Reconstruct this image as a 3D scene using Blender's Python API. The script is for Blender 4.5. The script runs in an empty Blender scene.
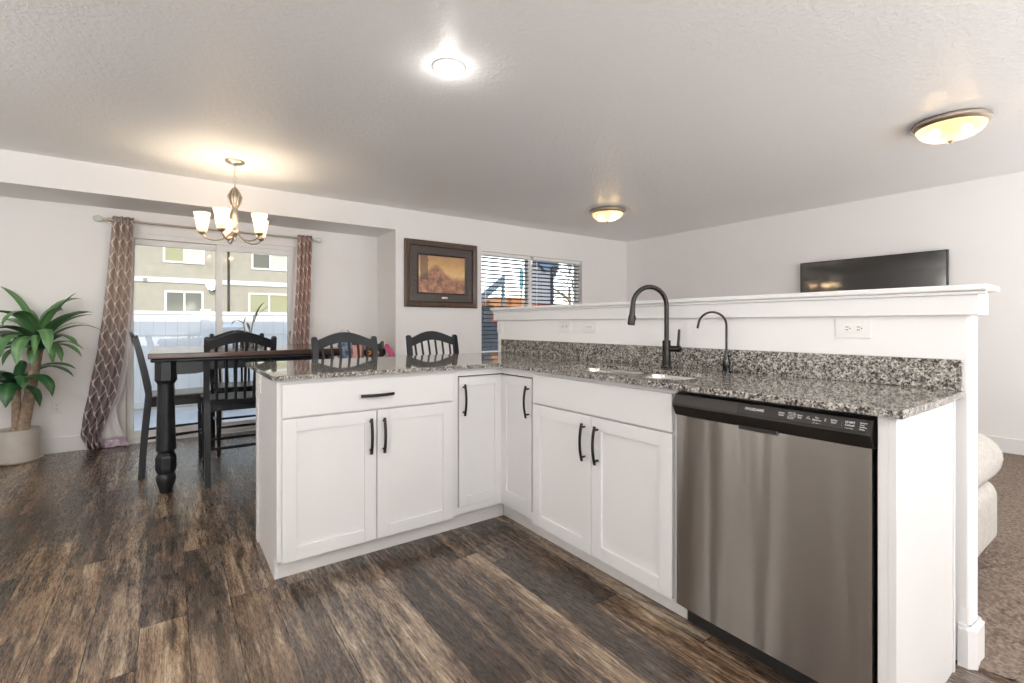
import bpy, bmesh, math, random
from mathutils import Vector, Matrix

random.seed(7)
C = bpy.context.scene.collection
scene = bpy.context.scene
PI = math.pi
V3 = Vector

# ------------------------------------------------------------------ camera
CEIL = 2.455
cam_data = bpy.data.cameras.new('camera')
cam = bpy.data.objects.new('camera', cam_data)
C.objects.link(cam)
cam.location = (0, 0, 1.1358)
cam.rotation_euler = (PI / 2, 0, -0.6221)
cam_data.sensor_width = 36.0
cam_data.lens = 477.4645 / 1024 * 36.0
cam_data.shift_y = -(341.5 - 324.056) / 1024
cam_data.clip_start = 0.05
cam_data.clip_end = 300
scene.camera = cam

# ------------------------------------------------------------------ world, sun, area lights, exposure
world = bpy.data.worlds.new('world')
scene.world = world
world.use_nodes = True
wn = world.node_tree
wn.nodes.clear()
w_out = wn.nodes.new('ShaderNodeOutputWorld')
w_bg = wn.nodes.new('ShaderNodeBackground')
w_tc = wn.nodes.new('ShaderNodeTexCoord')
w_sep = wn.nodes.new('ShaderNodeSeparateXYZ')
w_ramp = wn.nodes.new('ShaderNodeValToRGB')
w_ramp.color_ramp.elements[0].position = 0.0
w_ramp.color_ramp.elements[0].color = (0.95, 0.97, 1.0, 1)
w_ramp.color_ramp.elements[1].position = 0.55
w_ramp.color_ramp.elements[1].color = (0.58, 0.71, 0.95, 1)
e = w_ramp.color_ramp.elements.new(0.14)
e.color = (0.90, 0.95, 1.0, 1)
wn.links.new(w_tc.outputs['Generated'], w_sep.inputs[0])
wn.links.new(w_sep.outputs['Z'], w_ramp.inputs[0])
wn.links.new(w_ramp.outputs[0], w_bg.inputs[0])
# sky brightened toward the yard (north), added for glare on floor and table
w_map = wn.nodes.new('ShaderNodeMapRange')
w_map.interpolation_type = 'SMOOTHSTEP'
w_map.inputs['From Min'].default_value = 0.15
w_map.inputs['From Max'].default_value = 0.75
w_map.inputs['To Min'].default_value = 1.25
w_map.inputs['To Max'].default_value = 3.6
wn.links.new(w_sep.outputs['Y'], w_map.inputs['Value'])
wn.links.new(w_map.outputs['Result'], w_bg.inputs[1])
wn.links.new(w_bg.outputs[0], w_out.inputs[0])

sun_d = bpy.data.lights.new('sun', 'SUN')
sun_d.energy = 3.5
sun_d.angle = math.radians(0.6)
sun_d.color = (1.0, 0.95, 0.87)
sun = bpy.data.objects.new('sun', sun_d)
C.objects.link(sun)
sun.rotation_euler = (math.radians(55), 0, math.radians(-6))   # high in the south, behind the house


def area(name, loc, rot, sx, sy, power, col=(1, 1, 1)):
    d = bpy.data.lights.new(name, 'AREA')
    d.shape = 'RECTANGLE'
    d.size, d.size_y = sx, sy
    d.energy = power
    d.color = col
    o = bpy.data.objects.new(name, d)
    C.objects.link(o)
    o.location = loc
    o.rotation_euler = rot
    return o


# added fill lights out of view, no windows stand behind them
UPT = math.radians(80)      # steep upward tilt, added to brighten the ceiling
area('fill_kitchen_side', (0.2, -2.6, 0.75), (PI / 2 + UPT, 0, 0), 2.4, 1.2, 98, (0.985, 0.99, 1.0))
area('fill_left_side', (-2.3, -0.8, 0.9), (PI / 2 + math.radians(60), 0, -PI / 2), 1.3, 1.2, 26, (0.985, 0.99, 1.0))
area('fill_living_side', (4.2, -2.6, 0.6), (PI / 2 + UPT, 0, 0), 2.6, 1.2, 116, (0.985, 0.99, 1.0))
# daylight coming through the two windows the photograph does show
for nm, loc, sx, sy in (('portal_patio_door', (0.433, 5.93, 1.0), 1.4, 1.9),
                        ('portal_living_window', (4.11, 5.36, 1.41), 1.7, 1.3)):
    p = area(nm, loc, (-PI / 2, 0, 0), sx, sy, 1.0)
    p.data.cycles.is_portal = True


def point(name, loc, power, col, r):
    d = bpy.data.lights.new(name, 'POINT')
    d.energy = power
    d.color = col
    d.shadow_soft_size = r
    o = bpy.data.objects.new(name, d)
    C.objects.link(o)
    o.location = loc
    return o


WARM = (1.0, 0.80, 0.56)
# added point fill without fixtures; the last placed to streak the dishwasher
for gx, gy in ((-1.5, -0.4), (0.8, -1.3), (-1.9, 2.75)):
    point('kitchen_fill_light', (gx, gy, CEIL - 0.42), 40, (1.0, 0.97, 0.94), 0.12)
for gx, gy in ((2.6, -1.6), (4.4, -1.7)):  # added fill for the living room side, no fixtures hang there
    point('living_fill_light', (gx, gy, CEIL - 0.45), 26, (1.0, 0.97, 0.94), 0.12)

scene.view_settings.view_transform = 'Standard'
scene.view_settings.look = 'None'
scene.view_settings.gamma = 1.0
scene.view_settings.use_curve_mapping = False
scene.view_settings.exposure = 0.07
cy = scene.cycles
cy.max_bounces = 10
cy.diffuse_bounces = 6
cy.glossy_bounces = 5
cy.transmission_bounces = 8
cy.transparent_max_bounces = 16
cy.sample_clamp_indirect = 6.0
cy.use_denoising = True
cy.caustics_reflective = False
cy.caustics_refractive = False

# ------------------------------------------------------------------ mesh helpers
ORIGIN = {}


def new_faces(bm, verts, faces, bev=0.0, seg=2):
    vs = [bm.verts.new(v) for v in verts]
    fs = []
    for f in faces:
        try:
            fs.append(bm.faces.new([vs[i] for i in f]))
        except ValueError:
            pass
    if bev > 0:
        es = list({ed for f in fs for ed in f.edges})
        bmesh.ops.bevel(bm, geom=es, offset=bev, segments=seg, profile=0.5, affect='EDGES', clamp_overlap=True)
    return vs


BOXF = [(0, 3, 2, 1), (4, 5, 6, 7), (0, 1, 5, 4), (1, 2, 6, 5), (2, 3, 7, 6), (3, 0, 4, 7)]


def box(bm, x0, x1, y0, y1, z0, z1, bev=0.0, seg=2):
    x0, x1 = min(x0, x1), max(x0, x1)
    y0, y1 = min(y0, y1), max(y0, y1)
    z0, z1 = min(z0, z1), max(z0, z1)
    vs = [(x0, y0, z0), (x1, y0, z0), (x1, y1, z0), (x0, y1, z0), (x0, y0, z1), (x1, y0, z1), (x1, y1, z1), (x0, y1, z1)]
    return new_faces(bm, vs, BOXF, bev, seg)


class Frame:
    """a local frame: u across, v up, w out of the face"""
    def __init__(s, O, U, W):
        s.O, s.U, s.W, s.V = V3(O), V3(U), V3(W), V3((0, 0, 1))

    def p(s, u, v, w):
        return s.O + s.U * u + s.V * v + s.W * w


def fbox(bm, F, u0, u1, v0, v1, w0, w1, bev=0.0, seg=2):
    vs = [F.p(u0, v0, w0), F.p(u1, v0, w0), F.p(u1, v0, w1), F.p(u0, v0, w1), F.p(u0, v1, w0), F.p(u1, v1, w0), F.p(u1, v1, w1), F.p(u0, v1, w1)]
    return new_faces(bm, vs, BOXF, bev, seg)


def tube(bm, pts, r, n=10, ry=None, up=None, caps=True):
    pts = [V3(p) for p in pts]
    m = len(pts)
    rs = r if isinstance(r, (list, tuple)) else [r] * m
    rys = ry if isinstance(ry, (list, tuple)) else ([ry] * m if ry else rs)
    t0 = (pts[1] - pts[0]).normalized()
    a = V3(up) if up else (V3((0, 0, 1)) if abs(t0.z) < 0.9 else V3((1, 0, 0)))
    nrm = (a - t0 * a.dot(t0)).normalized()
    rings = []
    for i in range(m):
        t = (pts[min(i + 1, m - 1)] - pts[max(i - 1, 0)]).normalized()
        nrm = (nrm - t * nrm.dot(t)).normalized()
        b = t.cross(nrm)
        rings.append([bm.verts.new(pts[i] + nrm * (math.cos(2 * PI * k / n) * rs[i]) + b * (math.sin(2 * PI * k / n) * rys[i])) for k in range(n)])
    for i in range(m - 1):
        for k in range(n):
            bm.faces.new((rings[i][k], rings[i][(k + 1) % n], rings[i + 1][(k + 1) % n], rings[i + 1][k]))
    if caps:
        bm.faces.new(rings[0][::-1])
        bm.faces.new(rings[-1])
    return [v for ring in rings for v in ring]


def lathe(bm, prof, cx=0, cy_=0, cz=0, n=28, M=None, a0=0.0):
    rings = []
    for r, z in prof:
        if r < 1e-6:
            rings.append([bm.verts.new((cx, cy_, cz + z))])
        else:
            rings.append([bm.verts.new((cx + r * math.cos(2 * PI * k / n + a0), cy_ + r * math.sin(2 * PI * k / n + a0), cz + z)) for k in range(n)])
    for i in range(len(rings) - 1):
        A, B = rings[i], rings[i + 1]
        if len(A) == 1 and len(B) == 1:
            continue
        for k in range(n):
            k2 = (k + 1) % n
            if len(A) == 1:
                bm.faces.new((A[0], B[k2], B[k]))
            elif len(B) == 1:
                bm.faces.new((A[k], A[k2], B[0]))
            else:
                bm.faces.new((A[k], A[k2], B[k2], B[k]))
    vs = [v for ring in rings for v in ring]
    if M is not None:
        for v in vs:
            v.co = M @ v.co
    return vs


def prism(bm, poly, fn, a, b, bev=0.0, seg=2):
    """poly of (p,q) extruded from a to b; fn(p,q,t) gives the point"""
    n = len(poly)
    vs = [fn(p, q, a) for p, q in poly] + [fn(p, q, b) for p, q in poly]
    fs = [tuple(range(n))[::-1], tuple(range(n, 2 * n))] + [(i, (i + 1) % n, n + (i + 1) % n, n + i) for i in range(n)]
    r = new_faces(bm, vs, fs, bev, seg)
    return r


def sphere(bm, c, r, n=14, sz=1.0):
    m = n // 2
    return lathe(bm, [(r * math.sin(PI * i / m), -r * sz * math.cos(PI * i / m)) for i in range(m + 1)], c[0], c[1], c[2], n)


def B():
    return bmesh.new()


def obj(name, bm, m, parent=None, smooth=True, angle=35):
    me = bpy.data.meshes.new(name)
    bmesh.ops.recalc_face_normals(bm, faces=bm.faces[:])
    off = ORIGIN.get(parent.name, V3((0, 0, 0))) if parent else V3((0, 0, 0))
    if parent:
        for v in bm.verts:
            v.co -= off
    bm.to_mesh(me)
    bm.free()
    if smooth:
        me.polygons.foreach_set('use_smooth', [True] * len(me.polygons))
        me.set_sharp_from_angle(angle=math.radians(angle))
    me.materials.append(m)
    o = bpy.data.objects.new(name, me)
    C.objects.link(o)
    if parent:
        o.parent = parent
        ORIGIN[o.name] = off
    if smooth and angle < 100:
        wn_ = o.modifiers.new('weighted_normal', 'WEIGHTED_NORMAL')
        wn_.keep_sharp = True
        wn_.weight = 80
    return o


def thing(name, label, cat, loc=(0, 0, 0), group=None):
    o = bpy.data.objects.new(name, None)
    C.objects.link(o)
    o.empty_display_size = 0.1
    o.location = loc
    ORIGIN[o.name] = V3(loc)
    tag(o, label, cat, group)
    return o


def tag(o, label, cat, group=None, kind=None):
    o['label'] = label
    o['category'] = cat
    if group:
        o['group'] = group
    if kind:
        o['kind'] = kind
    return o


def struct(name, bm, m, parent=None, label=None, cat=None, smooth=False):
    o = obj(name, bm, m, parent, smooth)
    if parent is None:
        o['kind'] = 'structure'
        o['label'] = label
        o['category'] = cat
    return o


def dup(root, loc, rotz, label, group=None):
    r = root.copy()
    C.objects.link(r)
    r.location = loc
    r.rotation_euler = (0, 0, rotz)
    r['label'] = label
    if group:
        r['group'] = group
    for ch in list(root.children):
        c = ch.copy()
        C.objects.link(c)
        c.parent = r
        for g in list(ch.children):
            d = g.copy()
            C.objects.link(d)
            d.parent = c
    return r


# ------------------------------------------------------------------ material helpers
def mat(name, col=(0.8, 0.8, 0.8), rough=0.5, metal=0.0, spec=0.5, **kw):
    m = bpy.data.materials.new(name)
    m.use_nodes = True
    b = m.node_tree.nodes['Principled BSDF']
    b.inputs['Base Color'].default_value = (*col, 1)
    b.inputs['Roughness'].default_value = rough
    b.inputs['Metallic'].default_value = metal
    b.inputs['Specular IOR Level'].default_value = spec
    for k, v in kw.items():
        b.inputs[k.replace('_', ' ')].default_value = v
    return m


class NT:
    def __init__(s, m):
        s.t = m.node_tree
        s.b = s.t.nodes.get('Principled BSDF')

    def n(s, typ, **kw):
        nd = s.t.nodes.new(typ)
        for k, v in kw.items():
            setattr(nd, k, v)
        return nd

    def l(s, a, b):
        s.t.links.new(a, b)

    def math(s, op, a, b=None, c=None, clamp=False):
        nd = s.n('ShaderNodeMath', operation=op, use_clamp=clamp)
        for i, x in enumerate((a, b, c)):
            if x is None:
                continue
            if isinstance(x, (int, float)):
                nd.inputs[i].default_value = x
            else:
                s.l(x, nd.inputs[i])
        return nd.outputs[0]

    def comb(s, x, y, z):
        nd = s.n('ShaderNodeCombineXYZ')
        for i, q in enumerate((x, y, z)):
            if isinstance(q, (int, float)):
                nd.inputs[i].default_value = q
            else:
                s.l(q, nd.inputs[i])
        return nd.outputs[0]

    def pos(s):
        return s.n('ShaderNodeTexCoord').outputs['Object']

    def xyz(s, v):
        nd = s.n('ShaderNodeSeparateXYZ')
        s.l(v, nd.inputs[0])
        return nd.outputs

    def noise(s, vec, scale, detail=3.0, rough=0.55, dist=0.0):
        nd = s.n('ShaderNodeTexNoise')
        s.l(vec, nd.inputs['Vector'])
        nd.inputs['Scale'].default_value = scale
        nd.inputs['Detail'].default_value = detail
        nd.inputs['Roughness'].default_value = rough
        nd.inputs['Distortion'].default_value = dist
        return nd.outputs['Fac']

    def ramp(s, fac, stops, interp='LINEAR'):
        nd = s.n('ShaderNodeValToRGB')
        cr = nd.color_ramp
        cr.interpolation = interp
        while len(cr.elements) < len(stops):
            cr.elements.new(0.5)
        for el, (p, c) in zip(cr.elements, stops):
            el.position = p
            el.color = (*c, 1) if len(c) == 3 else c
        s.l(fac, nd.inputs[0])
        return nd.outputs[0]

    def mix(s, fac, a, b, blend='MIX'):
        nd = s.n('ShaderNodeMix', data_type='RGBA', blend_type=blend)
        for i, x in ((0, fac), (6, a), (7, b)):
            if isinstance(x, (int, float)):
                nd.inputs[i].default_value = x
            elif isinstance(x, tuple):
                nd.inputs[i].default_value = (*x, 1)
            else:
                s.l(x, nd.inputs[i])
        return nd.outputs[2]

    def bump(s, h, strength=0.2, dist=0.01):
        nd = s.n('ShaderNodeBump')
        nd.inputs['Strength'].default_value = strength
        nd.inputs['Distance'].default_value = dist
        s.l(h, nd.inputs['Height'])
        s.l(nd.outputs[0], s.b.inputs['Normal'])
        return nd


def g(v):
    """sRGB 0-255 to linear"""
    out = []
    for x in v:
        x = x / 255
        out.append(x / 12.92 if x <= 0.04045 else ((x + 0.055) / 1.055) ** 2.4)
    return tuple(out)


def mat_noisy(name, c1, c2, scale, rough=0.5, bump=0.0, bscale=None, dist=0.002, metal=0.0, spec=0.5):
    m = mat(name, c1, rough, metal, spec)
    t = NT(m)
    p = t.pos()
    f = t.noise(p, scale, 4)
    t.l(t.ramp(f, [(0.35, c1), (0.65, c2)]), t.b.inputs['Base Color'])
    if bump:
        t.bump(t.noise(p, bscale or scale, 3), bump, dist)
    return m


M = {}
M['wall'] = mat_noisy('wall_paint', (0.85, 0.84, 0.833), (0.86, 0.85, 0.843), 3, 0.55, 0.12, 180, 0.001)
M['trim'] = mat('trim_paint', (0.80, 0.795, 0.79), 0.35)
M['cab'] = mat_noisy('cabinet_paint', (0.715, 0.71, 0.703), (0.725, 0.72, 0.713), 5, 0.33, 0.03, 300, 0.0005)
M['toe'] = mat('toe_board_paint', (0.66, 0.645, 0.625), 0.45)
M['gap_shade'] = mat('gap_shade_dark', (0.03, 0.026, 0.022), 0.7)  # shade of the door gaps put into a colour
M['black_metal'] = mat('oil_rubbed_bronze', (0.018, 0.015, 0.013), 0.38, 0.6)
M['faucet'] = mat('dark_bronze_faucet', (0.040, 0.037, 0.035), 0.26, 0.85)
M['chrome'] = mat('chrome', (0.8, 0.8, 0.8), 0.12, 1.0)
M['nickel'] = mat('brushed_nickel', (0.52, 0.45, 0.37), 0.32, 1.0)
M['sink'] = mat('sink_steel', (0.62, 0.6, 0.57), 0.25, 1.0)
M['plate'] = mat('white_plastic', (0.82, 0.81, 0.79), 0.3)
M['slot'] = mat('slot_dark', (0.02, 0.02, 0.02), 0.6)
M['chair'] = mat_noisy('black_painted_wood', (0.010, 0.0115, 0.014), (0.018, 0.020, 0.024), 14, 0.30, 0.05, 60, 0.001, 0.0, 0.4)
M['white_vinyl'] = mat('white_vinyl', (0.84, 0.84, 0.83), 0.35)
M['plastic_black'] = mat('black_plastic', (0.012, 0.011, 0.010), 0.28)
M['dw_bezel'] = mat('charcoal_panel_plastic', (0.042, 0.037, 0.034), 0.3)
M['dw_panel'] = mat('dark_control_panel', (0.03, 0.027, 0.025), 0.24)
M['print'] = mat('pale_print', (0.9, 0.9, 0.89), 0.5)
M['screen'] = mat('tv_screen', (0.018, 0.018, 0.0175), 0.07, 0.0, 1.0)
M['rubber'] = mat('black_rubber', (0.012, 0.012, 0.013), 0.6)
M['bulb'] = mat('lit_bulb', (1, 1, 1), 0.4)
bb = M['bulb'].node_tree.nodes['Principled BSDF']
bb.inputs['Emission Color'].default_value = (1.0, 0.86, 0.66, 1)
bb.inputs['Emission Strength'].default_value = 9.0
M['lens'] = mat('lit_lens', (1, 1, 1), 0.4)
bb = M['lens'].node_tree.nodes['Principled BSDF']
bb.inputs['Emission Color'].default_value = (1.0, 0.97, 0.93, 1)
bb.inputs['Emission Strength'].default_value = 9.0

# ceiling: knock-down texture with a soft sheen
m = mat('ceiling_paint', (0.90, 0.90, 0.90), 0.40)
t = NT(m)
p = t.pos()
f = t.noise(p, 38, 4, 0.6, 0.4)
t.bump(t.ramp(f, [(0.42, (0, 0, 0)), (0.60, (1, 1, 1))]), 0.32, 0.004)
M['ceiling'] = m


# weathered plank floor
def floor_material():
    m = mat('plank_floor', (0.1, 0.07, 0.05), 0.3, 0, 0.7, Coat_Weight=0.12, Coat_Roughness=0.28)
    t = NT(m)
    p = t.pos()
    x, y, z = t.xyz(p)
    W, L = 0.1485, 1.22
    xs = t.math('DIVIDE', t.math('ADD', x, 0.0915), W)
    row = t.math('FLOOR', xs)
    fx = t.math('SUBTRACT', xs, row)
    wn1 = t.n('ShaderNodeTexWhiteNoise', noise_dimensions='1D')
    t.l(t.math('ADD', row, 9.4), wn1.inputs['W'])
    ys = t.math('ADD', t.math('DIVIDE', y, L), t.math('MULTIPLY', wn1.outputs['Value'], 7.3))
    col = t.math('FLOOR', ys)
    fy = t.math('SUBTRACT', ys, col)
    wn2 = t.n('ShaderNodeTexWhiteNoise', noise_dimensions='2D')
    t.l(t.comb(t.math('ADD', row, 17.0), col, 0.0), wn2.inputs['Vector'])
    rid = wn2.outputs['Value']
    rc = t.n('ShaderNodeSeparateColor')
    t.l(wn2.outputs['Color'], rc.inputs[0])
    r2, r3 = rc.outputs[1], rc.outputs[2]
    off = t.math('MULTIPLY', rid, 53.0)
    # broad weathered patches, long streaks, fine grain
    patch = t.noise(t.comb(t.math('MULTIPLY', x, 11.0), t.math('MULTIPLY', y, 2.4), off), 1.0, 9, 0.68, 0.9)
    streak = t.noise(t.comb(t.math('MULTIPLY', x, 52.0), t.math('MULTIPLY', y, 3.4), t.math('ADD', off, 5.0)), 1.0, 6, 0.65, 0.9)
    grain = t.noise(t.comb(t.math('MULTIPLY', x, 200.0), t.math('MULTIPLY', y, 18.0), off), 1.0, 4, 0.7, 1.2)
    crack = t.noise(t.comb(t.math('MULTIPLY', x, 60.0), t.math('MULTIPLY', y, 6.0), t.math('ADD', off, 11.0)), 1.0, 7, 0.75, 1.8)
    saw = t.noise(t.comb(t.math('MULTIPLY', x, 420.0), t.math('MULTIPLY', y, 9.0), off), 1.0, 3, 0.6, 0.5)
    v = t.math('ADD', t.math('MULTIPLY', rid, 0.48), t.math('MULTIPLY', t.math('SUBTRACT', patch, 0.5), 1.5))
    v = t.math('ADD', v, t.math('MULTIPLY', t.math('SUBTRACT', streak, 0.5), 1.8))
    v = t.math('ADD', v, t.math('MULTIPLY', t.math('SUBTRACT', grain, 0.5), 1.05))
    v = t.math('ADD', v, t.math('MULTIPLY', t.math('SUBTRACT', saw, 0.5), 0.55))
    long_ = t.noise(t.comb(t.math('MULTIPLY', x, 17.0), t.math('MULTIPLY', y, 0.9), t.math('ADD', off, 41.0)), 1.0, 4, 0.6, 0.7)
    v = t.math('ADD', v, t.math('MULTIPLY', t.math('SUBTRACT', long_, 0.5), 1.3))
    v = t.math('ADD', v, 0.11)
    v = t.math('MAXIMUM', v, t.math('ADD', t.math('MULTIPLY', v, 0.5), 0.12), clamp=True)
    warm = t.ramp(v, [(0.0, (0.020, 0.014, 0.010)), (0.25, (0.060, 0.036, 0.022)), (0.5, (0.155, 0.092, 0.052)), (0.75, (0.30, 0.203, 0.124)), (1.0, (0.50, 0.395, 0.275))])
    grey = t.ramp(v, [(0.0, (0.022, 0.018, 0.015)), (0.25, (0.066, 0.052, 0.042)), (0.5, (0.155, 0.126, 0.100)), (0.75, (0.33, 0.27, 0.205)), (1.0, (0.55, 0.47, 0.365))])
    cc = t.mix(t.math('MULTIPLY', r2, 0.7), warm, grey)
    # rusty tint in some boards
    rust = t.math('MULTIPLY', t.math('GREATER_THAN', r3, 0.45), t.ramp(patch, [(0.5, (0, 0, 0)), (0.68, (1, 1, 1))]))
    cc = t.mix(t.math('MULTIPLY', rust, 0.55), cc, (0.185, 0.092, 0.044))
    # dark cracks
    cm = t.ramp(crack, [(0.345, (1, 1, 1)), (0.415, (0, 0, 0))])
    cc = t.mix(t.math('MULTIPLY', cm, 0.75), cc, (0.013, 0.010, 0.008))
    ringn = t.noise(t.comb(t.math('MULTIPLY', x, 13.0), t.math('MULTIPLY', y, 1.1), t.math('ADD', off, 23.0)), 1.0, 3, 0.55, 0.8)
    rf = t.math('FRACT', t.math('MULTIPLY', ringn, 11.0))
    rline = t.ramp(t.math('ABSOLUTE', t.math('SUBTRACT', rf, 0.5)), [(0.0, (1, 1, 1)), (0.13, (0, 0, 0))])
    broken = t.ramp(grain, [(0.42, (0, 0, 0)), (0.55, (1, 1, 1))])
    cc = t.mix(t.math('MULTIPLY', t.math('MULTIPLY', rline, broken), 0.75), cc, (0.018, 0.013, 0.010))
    # seams
    ex = t.math('MULTIPLY', t.math('MINIMUM', fx, t.math('SUBTRACT', 1.0, fx)), W)
    ey = t.math('MULTIPLY', t.math('MINIMUM', fy, t.math('SUBTRACT', 1.0, fy)), L)
    seam = t.math('LESS_THAN', t.math('MINIMUM', ex, ey), 0.0017)
    cc = t.mix(t.math('MULTIPLY', seam, 0.9), cc, (0.012, 0.009, 0.007))
    t.l(cc, t.b.inputs['Base Color'])
    rr = t.n('ShaderNodeMapRange')
    t.l(grain, rr.inputs[0])
    rr.inputs[3].default_value = 0.19
    rr.inputs[4].default_value = 0.36
    t.l(rr.outputs[0], t.b.inputs['Roughness'])
    h = t.math('SUBTRACT', t.math('ADD', t.math('MULTIPLY', grain, 0.5), t.math('MULTIPLY', crack, 0.6)), t.math('MULTIPLY', seam, 0.8))
    t.bump(h, 0.18, 0.002)
    return m


M['floor'] = floor_material()


def granite_material():
    m = mat('speckled_granite', (0.3, 0.29, 0.27), 0.035, 0, 0.6)
    t = NT(m)
    p = t.pos()
    wob = t.n('ShaderNodeTexNoise')
    t.l(p, wob.inputs['Vector'])
    wob.inputs['Scale'].default_value = 120
    mm = t.n('ShaderNodeVectorMath', operation='MULTIPLY_ADD')
    t.l(wob.outputs['Color'], mm.inputs[0])
    mm.inputs[1].default_value = (0.009, 0.009, 0.009)
    t.l(p, mm.inputs[2])
    pv = mm.outputs[0]

    def vor(scale):
        nd = t.n('ShaderNodeTexVoronoi')
        t.l(pv, nd.inputs['Vector'])
        nd.inputs['Scale'].default_value = scale
        s = t.n('ShaderNodeSeparateColor')
        t.l(nd.outputs['Color'], s.inputs[0])
        return s.outputs[0], s.outputs[1]
    a, a2 = vor(150)
    b, b2 = vor(250)
    clump = t.noise(p, 34, 3)
    va = t.math('ADD', t.math('MULTIPLY', a, 0.75), t.math('MULTIPLY', t.math('SUBTRACT', clump, 0.5), 0.9))
    va = t.math('ADD', va, t.math('MULTIPLY', t.math('SUBTRACT', b, 0.5), 0.35))
    va = t.math('ADD', va, 0.17, clamp=True)
    c = t.ramp(va, [(0.0, (0.012, 0.013, 0.014)), (0.20, (0.028, 0.028, 0.028)), (0.30, (0.11, 0.103, 0.094)), (0.46, (0.20, 0.185, 0.162)),
                    (0.66, (0.31, 0.285, 0.25)), (0.85, (0.44, 0.415, 0.375)), (1.0, (0.58, 0.56, 0.52))])
    # scattered black mica
    mica = t.math('LESS_THAN', b2, 0.11)
    c = t.mix(t.math('MULTIPLY', mica, 0.85), c, (0.016, 0.016, 0.017))
    t.l(c, t.b.inputs['Base Color'])
    return m


M['granite'] = granite_material()


def steel_material():
    m = mat('brushed_steel', (0.40, 0.375, 0.35), 0.25, 1.0)
    t = NT(m)
    p = t.pos()
    x, y, z = t.xyz(p)
    tg = t.n('ShaderNodeTangent', direction_type='RADIAL', axis='Z')
    t.l(tg.outputs[0], t.b.inputs['Tangent'])
    t.b.inputs['Anisotropic'].default_value = 0.95
    t.b.inputs['Anisotropic Rotation'].default_value = 0.25
    wav = t.noise(t.comb(0.0, t.math('MULTIPLY', y, 6.5), t.math('MULTIPLY', z, 0.3)), 1.0, 2, 0.35)
    br = t.noise(t.comb(0.0, t.math('MULTIPLY', y, 3.0), t.math('MULTIPLY', z, 900.0)), 1.0, 2, 0.6)
    h = t.math('ADD', t.math('MULTIPLY', wav, 1.0), t.math('MULTIPLY', br, 0.006))
    t.bump(h, 0.85, 0.02)
    t.l(t.ramp(br, [(0.3, (0.355, 0.335, 0.31)), (0.7, (0.40, 0.38, 0.355))]), t.b.inputs['Base Color'])
    return m


M['steel'] = steel_material()


def glass_pane_material(name, tint=(1, 1, 1)):
    m = bpy.data.materials.new(name)
    m.use_nodes = True
    nt = m.node_tree
    nt.nodes.clear()
    out = nt.nodes.new('ShaderNodeOutputMaterial')
    mx = nt.nodes.new('ShaderNodeMixShader')
    tr = nt.nodes.new('ShaderNodeBsdfTransparent')
    gl = nt.nodes.new('ShaderNodeBsdfGlossy')
    fr = nt.nodes.new('ShaderNodeFresnel')
    tr.inputs[0].default_value = (*tint, 1)
    gl.inputs['Roughness'].default_value = 0.0
    fr.inputs[0].default_value = 1.35
    nt.links.new(fr.outputs[0], mx.inputs[0])
    nt.links.new(tr.outputs[0], mx.inputs[1])
    nt.links.new(gl.outputs[0], mx.inputs[2])
    nt.links.new(mx.outputs[0], out.inputs[0])
    return m


M['glass'] = glass_pane_material('window_glass', (0.97, 0.98, 0.97))


def lampglass_material(name, col, emis, strength):
    """frosted glass: passes and scatters the light of the bulb in it"""
    m = bpy.data.materials.new(name)
    m.use_nodes = True
    nt = m.node_tree
    nt.nodes.clear()
    out = nt.nodes.new('ShaderNodeOutputMaterial')
    mx = nt.nodes.new('ShaderNodeMixShader')
    mx2 = nt.nodes.new('ShaderNodeMixShader')
    add = nt.nodes.new('ShaderNodeAddShader')
    tl = nt.nodes.new('ShaderNodeBsdfTranslucent')
    df = nt.nodes.new('ShaderNodeBsdfDiffuse')
    tr = nt.nodes.new('ShaderNodeBsdfTransparent')
    em = nt.nodes.new('ShaderNodeEmission')
    tl.inputs[0].default_value = (*col, 1)
    df.inputs[0].default_value = (*col, 1)
    tr.inputs[0].default_value = (*col, 1)
    em.inputs[0].default_value = (*emis, 1)
    em.inputs[1].default_value = strength
    mx.inputs[0].default_value = 0.4
    mx2.inputs[0].default_value = 0.35
    nt.links.new(tl.outputs[0], mx.inputs[1])
    nt.links.new(df.outputs[0], mx.inputs[2])
    nt.links.new(mx.outputs[0], mx2.inputs[1])
    nt.links.new(tr.outputs[0], mx2.inputs[2])
    nt.links.new(mx2.outputs[0], add.inputs[0])
    nt.links.new(em.outputs[0], add.inputs[1])
    nt.links.new(add.outputs[0], out.inputs[0])
    return m


M['shade'] = lampglass_material('frosted_shade', (0.95, 0.85, 0.68), (1.0, 0.78, 0.48), 0.12)
M['bowl'] = lampglass_material('alabaster_bowl', (0.90, 0.74, 0.50), (1.0, 0.76, 0.44), 0.12)


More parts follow.
